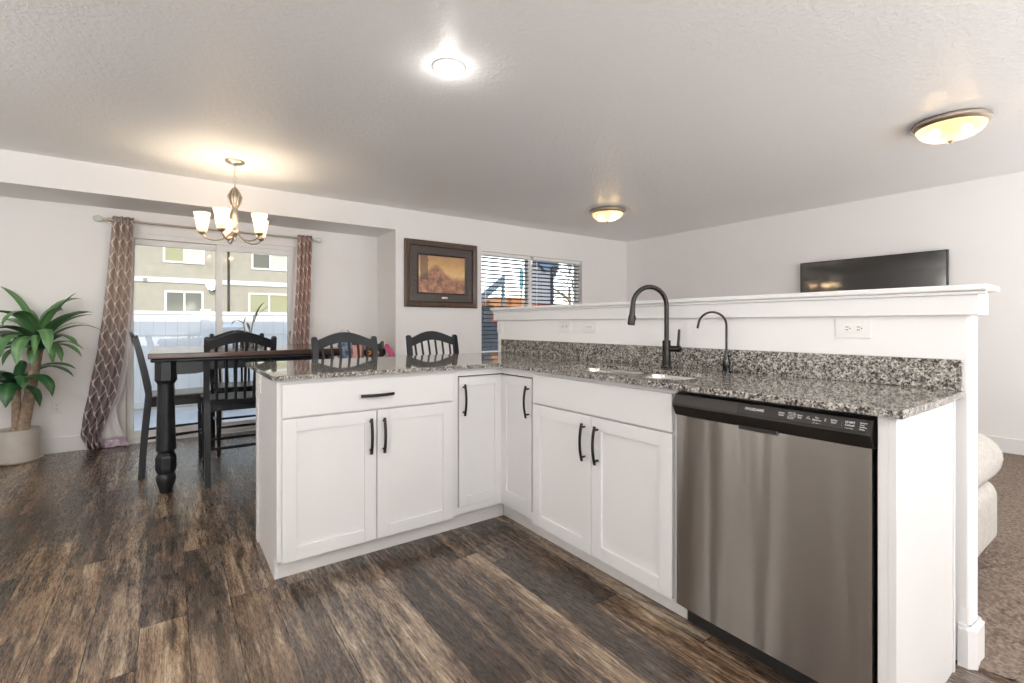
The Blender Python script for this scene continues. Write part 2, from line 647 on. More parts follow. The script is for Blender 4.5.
def curtain_material():
    m = mat('trellis_curtain', (0.3, 0.25, 0.22), 0.85, 0, 0.1)
    t = NT(m)
    uv = t.n('ShaderNodeTexCoord').outputs['UV']
    u, v, w = t.xyz(uv)
    # interlocking quatrefoil outline: two families of wavy lines
    U = t.math('MULTIPLY', u, 10.0)
    Vv = t.math('MULTIPLY', v, 15.0)
    s1 = t.math('SINE', t.math('MULTIPLY', t.math('ADD', U, Vv), 2 * PI))
    s2 = t.math('SINE', t.math('MULTIPLY', t.math('SUBTRACT', U, Vv), 2 * PI))
    a = t.math('ABSOLUTE', t.math('SUBTRACT', t.math('FRACT', t.math('ADD', U, t.math('MULTIPLY', t.math('SINE', t.math('MULTIPLY', Vv, 2 * PI)), 0.20))), 0.5))
    b = t.math('ABSOLUTE', t.math('SUBTRACT', t.math('FRACT', t.math('ADD', Vv, t.math('MULTIPLY', t.math('SINE', t.math('MULTIPLY', U, 2 * PI)), 0.20))), 0.5))
    line = t.math('LESS_THAN', t.math('MINIMUM', a, b), 0.07)
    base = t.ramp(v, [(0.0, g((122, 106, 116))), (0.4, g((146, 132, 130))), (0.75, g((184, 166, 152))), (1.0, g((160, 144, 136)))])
    t.l(t.mix(line, base, g((222, 214, 208))), t.b.inputs['Base Color'])
    return m


M['curtain'] = curtain_material()
m = mat('trellis_curtain_rust', (0.3, 0.2, 0.18), 0.85, 0, 0.1)
M['curtain2'] = M['curtain'].copy()
M['curtain2'].name = 'trellis_curtain_warm'
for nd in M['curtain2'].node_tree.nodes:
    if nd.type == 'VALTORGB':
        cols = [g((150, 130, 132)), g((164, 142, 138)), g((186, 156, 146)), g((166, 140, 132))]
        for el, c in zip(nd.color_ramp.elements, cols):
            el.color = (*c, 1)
M['lining'] = mat('white_curtain_lining', (0.78, 0.76, 0.78), 0.8, 0, 0.1)
M['hem'] = mat_noisy('lilac_hem', g((178, 150, 176)), g((228, 220, 226)), 30, 0.85)


def wood_material(name, c1, c2, c3, rough=0.3, ax=0):
    m = mat(name, c1, rough)
    t = NT(m)
    p = t.pos()
    q = t.xyz(p)
    s = [40.0, 40.0, 40.0]
    s[ax] = 2.5
    f = t.noise(t.comb(*[t.math('MULTIPLY', q[i], s[i]) for i in range(3)]), 1.0, 5, 0.6, 0.8)
    t.l(t.ramp(f, [(0.3, c1), (0.5, c2), (0.7, c3)]), t.b.inputs['Base Color'])
    return m


M['table_top'] = wood_material('brown_table_wood', (0.055, 0.030, 0.022), (0.085, 0.046, 0.032), (0.12, 0.066, 0.046), 0.16)
M['frame'] = wood_material('walnut_frame', (0.055, 0.034, 0.024), (0.085, 0.053, 0.037), (0.125, 0.08, 0.056), 0.35, 2)
M['frame_inner'] = wood_material('dark_frame', (0.038, 0.029, 0.026), (0.052, 0.040, 0.036), (0.07, 0.055, 0.049), 0.4, 0)


def painting_material():
    m = mat('landscape_canvas', (0.5, 0.35, 0.2), 0.5)
    t = NT(m)
    p = t.pos()
    x, y, z = t.xyz(p)
    u = t.math('DIVIDE', t.math('ADD', x, 0.314), 0.628)
    v = t.math('DIVIDE', t.math('SUBTRACT', z, 0.17), 0.446)
    n1 = t.noise(t.comb(t.math('MULTIPLY', x, 9.0), 0.0, t.math('MULTIPLY', z, 16.0)), 1.0, 6, 0.65)
    n2 = t.noise(t.comb(t.math('MULTIPLY', x, 14.0), 3.0, t.math('MULTIPLY', z, 14.0)), 1.0, 6, 0.7)
    vv = t.math('ADD', v, t.math('MULTIPLY', t.math('SUBTRACT', n1, 0.5), 0.35))
    sky = t.ramp(vv, [(0.3, g((192, 150, 122))), (0.5, g((236, 200, 140))), (0.75, g((214, 170, 116))), (1.0, g((186, 146, 106)))])
    hill = t.math('SUBTRACT', 0.78, t.math('MULTIPLY', t.math('ABSOLUTE', t.math('SUBTRACT', u, 0.36)), 1.15))
    hill = t.math('MAXIMUM', hill, 0.38)
    hill = t.math('ADD', hill, t.math('MULTIPLY', t.math('SUBTRACT', n2, 0.5), 0.5))
    land = t.ramp(n2, [(0.28, g((92, 72, 66))), (0.45, g((148, 108, 92))), (0.58, g((194, 144, 112))), (0.75, g((218, 176, 136)))])
    below = t.n('ShaderNodeMapRange')
    t.l(t.math('SUBTRACT', hill, v), below.inputs[0])
    below.inputs[1].default_value = -0.06
    below.inputs[2].default_value = 0.06
    c = t.mix(below.outputs[0], sky, land)
    tree = t.math('MULTIPLY', t.math('LESS_THAN', t.math('ADD', t.math('ABSOLUTE', t.math('SUBTRACT', u, 0.12)), t.math('MULTIPLY', n2, 0.12)), 0.14), t.math('GREATER_THAN', v, 0.35))
    c = t.mix(t.math('MULTIPLY', tree, 0.7), c, g((84, 66, 66)))
    t.l(c, t.b.inputs['Base Color'])
    return m


M['painting'] = painting_material()
M['carpet'] = mat_noisy('brown_carpet', g((116, 102, 92)), g((158, 143, 131)), 70, 0.95, 0.9, 220, 0.01, 0, 0.1)
M['sofa'] = mat_noisy('cream_sofa_fabric', g((174, 170, 164)), g((188, 184, 178)), 40, 0.8, 0.3, 300, 0.002, 0, 0.2)
M['pot'] = mat_noisy('cream_ceramic', g((196, 190, 180)), g((204, 198, 190)), 10, 0.35)
M['soil'] = mat_noisy('potting_soil', (0.02, 0.014, 0.01), (0.05, 0.035, 0.025), 60, 0.9, 0.6, 80, 0.01)
M['bark'] = mat_noisy('cane_bark', g((136, 116, 98)), g((176, 156, 134)), 30, 0.8, 0.4, 50, 0.004)


def leaf_material(name, a, b_):
    m = mat(name, a, 0.32)
    t = NT(m)
    uv = t.n('ShaderNodeTexCoord').outputs['UV']
    u, v, w = t.xyz(uv)
    mid = t.math('ABSOLUTE', t.math('SUBTRACT', u, 0.5))
    t.l(t.ramp(mid, [(0.0, b_), (0.18, a), (0.5, a)]), t.b.inputs['Base Color'])
    t.b.inputs['Transmission Weight'].default_value = 0.0
    return m


M['leaf'] = leaf_material('corn_plant_leaf', g((84, 128, 80)), g((112, 152, 92)))
M['leaf_dark'] = leaf_material('dark_green_leaf', g((48, 92, 56)), g((70, 116, 68)))

# ------------------------------------------------------------------ the room
YW, YD, XA = 5.176, 5.765, 2.085          # picture wall, patio-door wall, alcove corner
XL, XR, YF = -2.6, 5.99, -3.0
SOF = 2.209
WX0, WX1, WZ0, WZ1 = 3.233, 4.996, 0.74, 2.07    # living window opening
DX0, DX1, DZ1 = -0.375, 1.168, 2.0             # patio door opening
CARX = 2.165

bm = B(); box(bm, XL, CARX, YF, YD, -0.12, 0.0)
struct('floor', bm, M['floor'], None, 'weathered brown wood plank floor of the kitchen and dining area', 'floor')
bm = B()
nx, ny = 110, 150
x0, x1, y0, y1 = CARX, 3.5, -0.9, 1.3
rnd = random.Random(3)
grid = [[bm.verts.new((x0 + (x1 - x0) * i / nx + rnd.uniform(-.004, .004) * (0 < i < nx), y0 + (y1 - y0) * j / ny + rnd.uniform(-.004, .004) * (0 < j < ny),
        0.004 + rnd.random() * 0.013)) for j in range(ny + 1)] for i in range(nx + 1)]
for i in range(nx):
    for j in range(ny):
        bm.faces.new((grid[i][j], grid[i + 1][j], grid[i + 1][j + 1], grid[i][j + 1]))
box(bm, CARX, XR, YF, YW, -0.12, 0.004)
struct('floor_carpet', bm, M['carpet'], None, 'brown looped carpet of the living room beyond the half wall', 'carpet', True)
bm = B(); box(bm, XL, XR, YF, YD + 0.15, CEIL, CEIL + 0.2)
struct('ceiling', bm, M['ceiling'], None, 'white knock-down textured ceiling', 'ceiling')
bm = B()
box(bm, XA, WX0, YW, YD + 0.15, 0, CEIL)
box(bm, WX0, WX1, YW, YW + 0.15, 0, WZ0)
box(bm, WX0, WX1, YW, YW + 0.15, WZ1, CEIL)
box(bm, WX1, XR + 0.15, YW, YW + 0.15, 0, CEIL)
struct('wall_back', bm, M['wall'], None, 'warm white wall holding the framed painting and the living window', 'wall')
bm = B()
box(bm, XL, DX0, YD, YD + 0.15, 0, SOF)
box(bm, DX1, XA, YD, YD + 0.15, 0, SOF)
box(bm, DX0, DX1, YD, YD + 0.15, DZ1, SOF)
struct('wall_alcove', bm, M['wall'], None, 'warm white wall around the sliding patio door', 'wall')
bm = B(); box(bm, XL, XA, YW, YD + 0.15, SOF, CEIL)
struct('wall_header', bm, M['wall'], None, 'dropped header above the dining alcove', 'wall')
bm = B(); box(bm, XR, XR + 0.15, YF, YW + 0.15, 0, CEIL)
struct('wall_right', bm, M['wall'], None, 'warm white living room wall with the television', 'wall')
bm = B(); box(bm, XL - 0.15, XL, YF, YD + 0.15, 0, CEIL)
struct('wall_left', bm, M['wall'], None, 'white side wall of the dining area', 'wall')
bm = B(); box(bm, XL - 0.15, XR + 0.15, YF - 0.15, YF, 0, CEIL)
struct('wall_front', bm, M['wall'], None, 'white kitchen wall opposite the patio door', 'wall')
bm = B(); box(bm, XL - 0.15, XR + 0.15, YF - 0.15, YD + 0.15, CEIL + 0.2, 3.36)
struct('roof', bm, mat('roof_grey', (0.3, 0.3, 0.3), 0.8), None, 'grey flat roof of the house', 'roof')

# half wall with ledge
HX0, HX1, HY0, HY1 = 2.15, 2.252, 0.398, 3.2
bm = B(); box(bm, HX0, HX1, HY0, HY1, 0, 1.245, 0.012, 3)
struct('wall_partition', bm, M['wall'], None, 'white half wall between the sink counter and the living room', 'wall', True)
bm = B()
box(bm, 2.108, 2.295, 0.352, 3.25, 1.244, 1.265, 0.006, 3)
struct('trim_1', bm, M['trim'], None, 'white ledge board capping the half wall', 'ledge', True)
bm = B()
box(bm, 2.128, 2.15, 0.377, 3.225, 1.166, 1.2445, 0.002)
box(bm, 2.252, 2.274, 0.377, 3.225, 1.166, 1.2445, 0.002)
box(bm, 2.1501, 2.2519, 0.377, 0.398, 1.166, 1.2445, 0.002)
box(bm, 2.1501, 2.2519, 3.2, 3.225, 1.166, 1.2445, 0.002)
box(bm, 2.118, 2.13, 0.356, 3.23, 1.232, 1.2442, 0.004)
struct('trim_2', bm, M['trim'], None, 'white fascia board under the half wall ledge', 'trim', True)


def base_run(bm, x0, x1, y0, y1, h=0.135):
    box(bm, x0, x1, y0, y1, 0, h, 0.004, 2)


bm = B()
base_run(bm, XL, DX0 - 0.005, YD - 0.014, YD)
base_run(bm, DX1 + 0.005, XA, YD - 0.014, YD)
base_run(bm, XA - 0.014, XA, YW - 0.014, YD - 0.014)
base_run(bm, XA - 0.014, XR, YW - 0.014, YW)
struct('baseboard_back', bm, M['trim'], None, 'white baseboard along the patio door and picture walls', 'baseboard', True)
bm = B(); base_run(bm, XR - 0.014, XR, YF, YW - 0.014)
struct('baseboard_right', bm, M['trim'], None, 'white baseboard under the television wall', 'baseboard', True)
bm = B(); base_run(bm, XL, XL + 0.014, YF, YD - 0.014); base_run(bm, XL + 0.014, XR - 0.014, YF, YF + 0.014)
struct('baseboard_left', bm, M['trim'], None, 'white baseboard along the unseen kitchen walls', 'baseboard', True)
# rounded-corner base block wrapping the half wall end
bm = B()
x0, x1, y0 = HX0 - 0.016, HX1 + 0.016, HY0 - 0.016
c = 0.02
poly = [(x0, 0.428), (x0, y0 + c), (x0 + c, y0), (x1 - c, y0), (x1, y0 + c), (x1, 3.2), (x1 - 0.015, 3.2), (x1 - 0.015, HY0), (x0 + 0.015, HY0), (x0 + 0.015, 0.428)]
prism(bm, poly, lambda a, b, z: (a, b, z), 0.0, 0.125)
poly2 = [(x0 + .008, 0.428), (x0 + .008, y0 + c + .003), (x0 + c + .003, y0 + .008), (x1 - c - .003, y0 + .008), (x1 - .008, y0 + c + .003), (x1 - .008, 3.2), (x1 - 0.015, 3.2), (x1 - 0.015, HY0), (x0 + 0.015, HY0), (x0 + 0.015, 0.428)]
prism(bm, poly2, lambda a, b, z: (a, b, z), 0.125, 0.137)
struct('baseboard_partition', bm, M['trim'], None, 'white baseboard block wrapping the end of the half wall', 'baseboard')

# ------------------------------------------------------------------ sliding patio door
bm = B()
YF0, YF1 = YD + 0.01, YD + 0.11
fw = 0.04
box(bm, DX0, DX0 + fw, YF0, YF1, 0.0, DZ1, 0.003)
box(bm, DX1 - fw, DX1, YF0, YF1, 0.0, DZ1, 0.003)
box(bm, DX0 + fw, DX1 - fw, YF0, YF1, DZ1 - 0.045, DZ1, 0.003)
box(bm, DX0 + fw, DX1 - fw, YF0, YF1, 0.0, 0.035, 0.003)
door = struct('door_1', bm, M['white_vinyl'], None, 'white vinyl sliding patio door onto the fenced yard', 'patio door', True)


def sash(name, x0, x1, y0, y1, z0, z1, st, parent, mt):
    b_ = B()
    box(b_, x0, x0 + st, y0, y1, z0, z1, 0.003)
    box(b_, x1 - st, x1, y0, y1, z0, z1, 0.003)
    box(b_, x0 + st, x1 - st, y0, y1, z1 - st, z1, 0.003)
    box(b_, x0 + st, x1 - st, y0, y1, z0, z0 + st * 1.3, 0.003)
    s_ = obj(name, b_, mt, parent)
    b_ = B()
    ym = (y0 + y1) / 2
    box(b_, x0 + st, x1 - st, ym - 0.004, ym + 0.004, z0 + st * 1.3, z1 - st)
    obj('pane', b_, M['glass'], s_, False)
    return s_


sash('fixed_panel', DX0 + fw, 0.445, YF0 + 0.055, YF0 + 0.095, 0.035, DZ1 - 0.045, 0.055, door, M['white_vinyl'])
sp = sash('sliding_panel', 0.39, DX1 - fw, YF0 + 0.01, YF0 + 0.05, 0.035, DZ1 - 0.045, 0.058, door, M['white_vinyl'])
bm = B()
box(bm, 1.085, 1.10, YF0 - 0.035, YF0 - 0.012, 0.90, 1.06, 0.004)
box(bm, 1.085, 1.10, YF0 - 0.014, YF0 + 0.012, 0.92, 0.94)
box(bm, 1.085, 1.10, YF0 - 0.014, YF0 + 0.012, 1.02, 1.04)
obj('door_handle', bm, M['black_metal'], sp)

# ------------------------------------------------------------------ living window and blinds
bm = B()
wy0, wy1 = YW + 0.085, YW + 0.14
fr = 0.04
box(bm, WX0, WX0 + fr, wy0, wy1, WZ0, WZ1)
box(bm, WX1 - fr, WX1, wy0, wy1, WZ0, WZ1)
box(bm, WX0 + fr, WX1 - fr, wy0, wy1, WZ1 - fr, WZ1)
box(bm, WX0 + fr, WX1 - fr, wy0, wy1, WZ0, WZ0 + fr)
box(bm, 4.022, 4.098, wy0 - 0.02, wy1, WZ0 + fr, WZ1 - fr, 0.004)
win = struct('window_1', bm, M['white_vinyl'], None, 'white framed living room window behind horizontal blinds', 'window')
bm = B()
box(bm, WX0 + fr, 4.022, wy0 + 0.024, wy0 + 0.032, WZ0 + fr, WZ1 - fr)
obj('pane', bm, M['glass'], win, False)
bm = B()
box(bm, 4.098, WX1 - fr, wy0 + 0.024, wy0 + 0.032, WZ0 + fr, WZ1 - fr)
obj('pane', bm, M['glass'], win, False)
bm = B()
box(bm, WX0 - 0.0, WX1 + 0.0, YW - 0.012, YW + 0.085, WZ0 - 0.0, WZ0 + 0.018, 0.003)
obj('window_sill', bm, M['trim'], win)
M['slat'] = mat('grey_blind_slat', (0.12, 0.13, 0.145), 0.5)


def blind(x0, x1, label):
    yb = YW + 0.05
    t_ = thing('window_blind', label, 'window blind', ((x0 + x1) / 2, yb, WZ0 + 0.02), 'horizontal blinds of the living window')
    b_ = B(); box(b_, x0, x1, yb - 0.028, yb + 0.022, WZ1 - 0.045, WZ1 - 0.002, 0.003)
    obj('headrail', b_, M['white_vinyl'], t_)
    b_ = B()
    z = WZ1 - 0.075
    while z > WZ0 + 0.07:
        a = math.radians(-16)
        h = 0.023
        vs = []
        for sy, sag in ((-1, 0), (-0.4, 0.0022), (0.4, 0.0022), (1, 0)):
            vs.append((yb + sy * h * math.cos(a), z + sy * h * math.sin(a) + sag))
        top = [(y_, z_ + 0.0013) for y_, z_ in vs]
        poly = vs + top[::-1]
        prism(b_, poly, lambda p, q, X: (X, p, q), x0 + 0.004, x1 - 0.004)
        z -= 0.0525
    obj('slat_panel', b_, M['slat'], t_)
    b_ = B(); box(b_, x0 + 0.003, x1 - 0.003, yb - 0.022, yb + 0.022, WZ0 + 0.022, WZ0 + 0.04, 0.003)
    obj('bottom_rail', b_, M['white_vinyl'], t_)
    for k in (0.16, 0.5, 0.84):
        b_ = B()
        xx = x0 + (x1 - x0) * k
        for dy in (-0.024, 0.024):
            tube(b_, [(xx, yb + dy, WZ0 + 0.03), (xx, yb + dy, WZ1 - 0.04)], 0.0011, 5)
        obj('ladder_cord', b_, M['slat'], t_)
    b_ = B()
    tube(b_, [(x0 + 0.06, yb - 0.034, WZ1 - 0.05), (x0 + 0.06, yb - 0.034, WZ1 - 0.7)], 0.004, 6)
    obj('tilt_wand', b_, M['white_vinyl'], t_)


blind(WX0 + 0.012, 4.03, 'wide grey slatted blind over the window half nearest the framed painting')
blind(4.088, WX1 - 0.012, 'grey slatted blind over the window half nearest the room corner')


# ------------------------------------------------------------------ cabinets
FY = 2.281      # frame face of the peninsula
FX = 1.560      # frame face of the sink run
TOEY, TOEX = 2.339, 1.618
CTOP, SLAB = 0.914, 0.021
CBOT = CTOP - SLAB
FP = Frame((0, FY, 0), (1, 0, 0), (0, -1, 0))        # u = X, w out of the face towards the kitchen
FS = Frame((FX, 0, 0), (0, 1, 0), (-1, 0, 0))        # u = Y


def shaker(F, u0, u1, v0, v1, parent, name='door', w0=0.001, th=0.019, rail=0.058):
    b_ = B()
    fbox(b_, F, u0, u0 + rail, v0, v1, w0, w0 + th, 0.0015)
    fbox(b_, F, u1 - rail, u1, v0, v1, w0, w0 + th, 0.0015)
    fbox(b_, F, u0 + rail, u1 - rail, v1 - rail, v1, w0, w0 + th, 0.0015)
    fbox(b_, F, u0 + rail, u1 - rail, v0, v0 + rail, w0, w0 + th, 0.0015)
    fbox(b_, F, u0 + rail - .004, u1 - rail + .004, v0 + rail - .004, v1 - rail + .004, w0, w0 + th - 0.009)
    return obj(name, b_, M['cab'], parent)


def slab_front(F, u0, u1, v0, v1, parent, name, w0=0.001, th=0.019):
    b_ = B()
    fbox(b_, F, u0, u1, v0, v1, w0, w0 + th, 0.002)
    return obj(name, b_, M['cab'], parent)


def pull(F, u, v, parent, vertical=True, L=0.168, w0=0.02):
    b_ = B()
    pts = []
    for k in range(-8, 9):
        s = k / 8
        w = w0 + 0.020 + 0.013 * (1 - s * s)
        pts.append(F.p(u, v + s * L / 2, w) if vertical else F.p(u + s * L / 2, v, w))
    tube(b_, pts, 0.0052, 8, 0.0074, F.W)
    for s in (-0.8, 0.8):
        w = w0 + 0.020 + 0.013 * (1 - s * s)
        a = F.p(u, v + s * L / 2, w0) if vertical else F.p(u + s * L / 2, v, w0)
        b2 = F.p(u, v + s * L / 2, w) if vertical else F.p(u + s * L / 2, v, w)
        tube(b_, [a, b2], 0.0048, 8)
    return obj('handle', b_, M['black_metal'], parent)


# base cabinet of the peninsula
cab = thing('base_cabinet', 'white peninsula base cabinet with one wide drawer above two doors', 'cabinet', (0.82, 2.55, 0))
bm = B()
PX0, PX1 = 0.396, 1.256
fbox(bm, FP, PX0, PX0 + 0.02, 0.10, CBOT, -0.02, 0)
fbox(bm, FP, PX1 - 0.035, PX1, 0.10, CBOT, -0.02, 0)
fbox(bm, FP, PX0 + 0.02, PX1 - 0.035, CBOT - 0.04, CBOT, -0.02, 0)
fbox(bm, FP, PX0 + 0.02, PX1 - 0.035, 0.10, 0.125, -0.02, 0)
fbox(bm, FP, PX0 + 0.02, PX1 - 0.035, 0.70, 0.745, -0.02, 0)
box(bm, PX0, PX1, FY + 0.02, 2.835, 0.10, CBOT)
obj('body', bm, M['cab'], cab, False)
bm = B()
box(bm, 0.378, PX0, FY - 0.0005, TOEY + 0.0, 0.0975, CBOT, 0.001)
box(bm, 0.378, PX0, TOEY - 0.002, 2.84, 0.0, CBOT, 0.001)
box(bm, 0.371, 0.378, 2.79, 2.845, 0.0, CBOT, 0.001)
obj('end_panel', bm, M['cab'], cab, False)
bm = B()
box(bm, PX0, 1.615, TOEY, TOEY + 0.015, 0.0, 0.10)
obj('toe_board', bm, M['toe'], cab, False)
dr = slab_front(FP, 0.397, 1.233, 0.727, 0.872, cab, 'drawer')
pull(FP, 0.814, 0.795, dr, False, 0.163)
d = shaker(FP, 0.397, 0.8145, 0.095, 0.7195, cab)
pull(FP, 0.783, 0.600, d, True, 0.17)
d = shaker(FP, 0.8185, 1.233, 0.095, 0.7195, cab)
pull(FP, 0.848, 0.597, d, True, 0.17)

# corner cabinet
cc = thing('corner_cabinet', 'white corner base cabinet with two narrow doors folding at the inner corner', 'cabinet', (1.85, 2.6, 0))
bm = B()
fbox(bm, FP, 1.2565, 1.2725, 0.10, CBOT, -0.02, 0)
fbox(bm, FP, 1.2725, 1.58, 0.852, CBOT, -0.02, 0)
fbox(bm, FP, 1.2725, 1.58, 0.10, 0.137, -0.02, 0)
fbox(bm, FS, 1.966, 1.984, 0.10, CBOT, -0.02, 0)
fbox(bm, FS, 1.984, 2.281, 0.852, CBOT, -0.02, 0)
fbox(bm, FS, 1.984, 2.281, 0.10, 0.137, -0.02, 0)
box(bm, 1.257, 2.14, FY + 0.045, 2.835, 0.10, CBOT)
box(bm, FX + 0.045, 2.14, 1.966, FY + 0.045, 0.10, CBOT)
obj('body', bm, M['cab'], cc, False)
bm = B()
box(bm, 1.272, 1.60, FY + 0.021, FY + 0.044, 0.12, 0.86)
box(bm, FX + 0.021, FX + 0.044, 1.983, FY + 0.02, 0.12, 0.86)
obj('gap_shade_sheet', bm, M['gap_shade'], cc, False)  # near-black sheets behind the doors stand in for shade in the gaps
d = shaker(FP, 1.2785, 1.5625, 0.1405, 0.8455, cc, 'door', -0.012, 0.019, 0.05)
pull(FP, 1.303, 0.723, d, True, 0.17, 0.008)
d = shaker(FS, 1.9905, 2.2735, 0.1405, 0.8455, cc, 'door', -0.012, 0.019, 0.05)
pull(FS, 2.012, 0.723, d, True, 0.17, 0.008)

# sink cabinet
sc = thing('sink_cabinet', 'white sink base cabinet with two doors beneath a plain false drawer front', 'cabinet', (1.85, 1.54, 0))
bm = B()
SY0, SY1 = 1.100, 1.9655
fbox(bm, FS, SY0, SY0 + 0.03, 0.10, CBOT, -0.02, 0)
fbox(bm, FS, SY1 - 0.03, SY1, 0.10, CBOT, -0.02, 0)
fbox(bm, FS, SY0 + 0.03, SY1 - 0.03, CBOT - 0.05, CBOT, -0.02, 0)
fbox(bm, FS, SY0 + 0.03, SY1 - 0.03, 0.69, 0.745, -0.02, 0)
fbox(bm, FS, SY0 + 0.03, SY1 - 0.03, 0.10, 0.125, -0.02, 0)
box(bm, FX + 0.02, 2.14, SY0, SY0 + 0.018, 0.10, CBOT)
box(bm, FX + 0.02, 2.14, SY1 - 0.018, SY1, 0.10, CBOT)
box(bm, FX + 0.02, 2.14, SY0 + 0.018, SY1 - 0.018, 0.10, 0.118)
box(bm, FX + 0.02, FX + 0.03, SY0 + 0.018, SY1 - 0.018, 0.118, 0.74)
box(bm, TOEX + 0.0151, 2.14, SY0, SY0 + 0.018, 0.0, 0.10)
obj('body', bm, M['cab'], sc, False)
bm = B()
box(bm, TOEX, TOEX + 0.015, SY0, TOEY, 0.0, 0.10)
obj('toe_board', bm, M['toe'], sc, False)
slab_front(FS, 1.1135, 1.9625, 0.7275, 0.872, sc, 'false_drawer_front')
d = shaker(FS, 1.5395, 1.9625, 0.095, 0.7195, sc)
pull(FS, 1.577, 0.600, d, True, 0.17)
d = shaker(FS, 1.1135, 1.5355, 0.095, 0.7195, sc)
pull(FS, 1.496, 0.600, d, True, 0.17)
# toe-kick register
tv = thing('toe_kick_vent', 'dark slotted register grille in the toe board under the sink cabinet', 'vent', (TOEX - 0.002, 1.55, 0.07))
bm = B(); box(bm, TOEX - 0.004, TOEX - 0.0005, 1.40, 1.69, 0.062, 0.094, 0.001)
obj('grille_plate', bm, M['toe'], tv, False)
for y0_, n_ in ((1.41, 10), (1.56, 10)):
    bm = B()
    box(bm, TOEX - 0.0044, TOEX - 0.0036, y0_ - 0.003, y0_ + n_ * 0.0125, 0.0655, 0.0905)
    for k in range(n_):
        y_ = y0_ + k * 0.0125
        box(bm, TOEX - 0.0049, TOEX - 0.0042, y_, y_ + 0.009, 0.066, 0.09)
    obj('louvre', bm, M['slot'], tv, False)

# end panel beside the dishwasher
ep = thing('end_panel', 'plain white panel closing the counter run between dishwasher and half wall', 'cabinet panel', (1.8, 0.44, 0))
bm = B()
box(bm, 1.543, 2.075, 0.428, 0.446, 0.0, CBOT, 0.001)
obj('board', bm, M['cab'], ep, False)
bm = B(); box(bm, 1.543, 1.562, 0.446, 0.469, 0.0, CBOT, 0.001)
obj('filler_strip', bm, M['cab'], ep, False)
bm = B(); box(bm, 2.075, 2.09, 0.424, 0.446, 0.0, CBOT, 0.001)
obj('edge_moulding', bm, M['cab'], ep, False)

# ------------------------------------------------------------------ dishwasher
DY0, DY1 = 0.474, 1.0955
dw = thing('dishwasher', 'stainless steel dishwasher with black control strip under the granite counter', 'dishwasher', (1.8, 0.785, 0))
bm = B(); box(bm, 1.575, 2.12, DY0, DY1, 0.10, 0.885)
obj('tub', bm, M['plastic_black'], dw, False)
bm = B()
# softly crowned steel door
prof = []
for k in range(13):
    s = k / 12
    y_ = DY0 + 0.003 + (DY1 - DY0 - 0.006) * s
    e_ = min(s, 1 - s)
    x_ = 1.533 - 0.003 * math.sin(PI * s) + (0.012 * (1 - e_ / 0.02) ** 2 if e_ < 0.02 else 0)
    prof.append((x_, y_))
prof = [(1.575, DY0 + 0.003), (1.546, DY0 + 0.003), (1.537, DY0 + 0.006)] + prof[1:-1] + [(1.537, DY1 - 0.006), (1.546, DY1 - 0.003), (1.575, DY1 - 0.003)]
prism(bm, prof, lambda a, b, z: (a, b, z), 0.096, 0.799)
obj('door', bm, M['steel'], dw, True, 50)
CP = [(1.536, 0.800), (1.516, 0.836), (1.5185, 0.842), (1.535, 0.876), (1.542, 0.879), (1.575, 0.879), (1.575, 0.800)]
bm = B()
prism(bm, CP, lambda a, b, y: (a, y, b), DY0 + 0.002, DY1 - 0.002)
cpo = obj('control_panel', bm, M['plastic_black'], dw)
# face of the upper slope
sl = V3((1.535 - 1.5185, 0, 0.876 - 0.842)).normalized()
nr = V3((-sl.z, 0, sl.x))


def on_face(y, s, h):
    return V3((1.5185, y, 0.842)) + sl * s + nr * h


bm = B()
def face_plate(bm, ya, yb, s0, s1, h):
    vs = [on_face(ya, s0, 0), on_face(yb, s0, 0), on_face(yb, s1, 0), on_face(ya, s1, 0),
          on_face(ya, s0, h), on_face(yb, s0, h), on_face(yb, s1, h), on_face(ya, s1, h)]
    new_faces(bm, vs, BOXF, 0.0004, 1)
face_plate(bm, 0.849, DY1 - 0.003, 0.0005, 0.0365, 0.0012)
obj('bezel_strip', bm, M['dw_bezel'], cpo)
bm = B()
face_plate(bm, DY0 + 0.014, 0.8475, 0.0005, 0.0365, 0.0012)
obj('touch_panel', bm, M['dw_panel'], cpo)
bm = B()
box(bm, 1.5275, 1.536, 0.722, 0.848, 0.790, 0.8035, 0.002)
pk_ = [(1.527, 0.7225, 0.803), (1.5265, 0.723, 0.795), (1.5265, 0.727, 0.7905), (1.5265, 0.785, 0.7895), (1.5265, 0.843, 0.7905), (1.5265, 0.847, 0.795), (1.527, 0.8475, 0.803)]
ph_ = obj('pocket_handle', bm, M['rubber'], cpo)
bm = B(); tube(bm, pk_, 0.0013, 6)
obj('handle_lip', bm, mat('handle_lip', (0.35, 0.33, 0.31), 0.25, 0.8), dw)


def lettering(lines):
    """flat raised printing on the sloping face: (text, y, s, size) with y falling to the reader's right"""
    bmx = B()
    for txt, y, s, size, al in lines:
        cu = bpy.data.curves.new('tmp_text', 'FONT')
        cu.body = txt
        cu.size = size
        cu.align_x = al
        cu.extrude = 0.0
        cu.resolution_u = 2
        ob = bpy.data.objects.new('tmp_text', cu)
        C.objects.link(ob)
        dg = bpy.context.evaluated_depsgraph_get()
        me = bpy.data.meshes.new_from_object(ob.evaluated_get(dg))
        vs = [on_face(y - v.co.x, s + v.co.y, 0.0015) for v in me.vertices]
        nv = [bmx.verts.new(v) for v in vs]
        for p_ in me.polygons:
            try:
                bmx.faces.new([nv[i] for i in p_.vertices])
            except ValueError:
                pass
        bpy.data.objects.remove(ob)
        bpy.data.meshes.remove(me)
        bpy.data.curves.remove(cu)
    return bmx


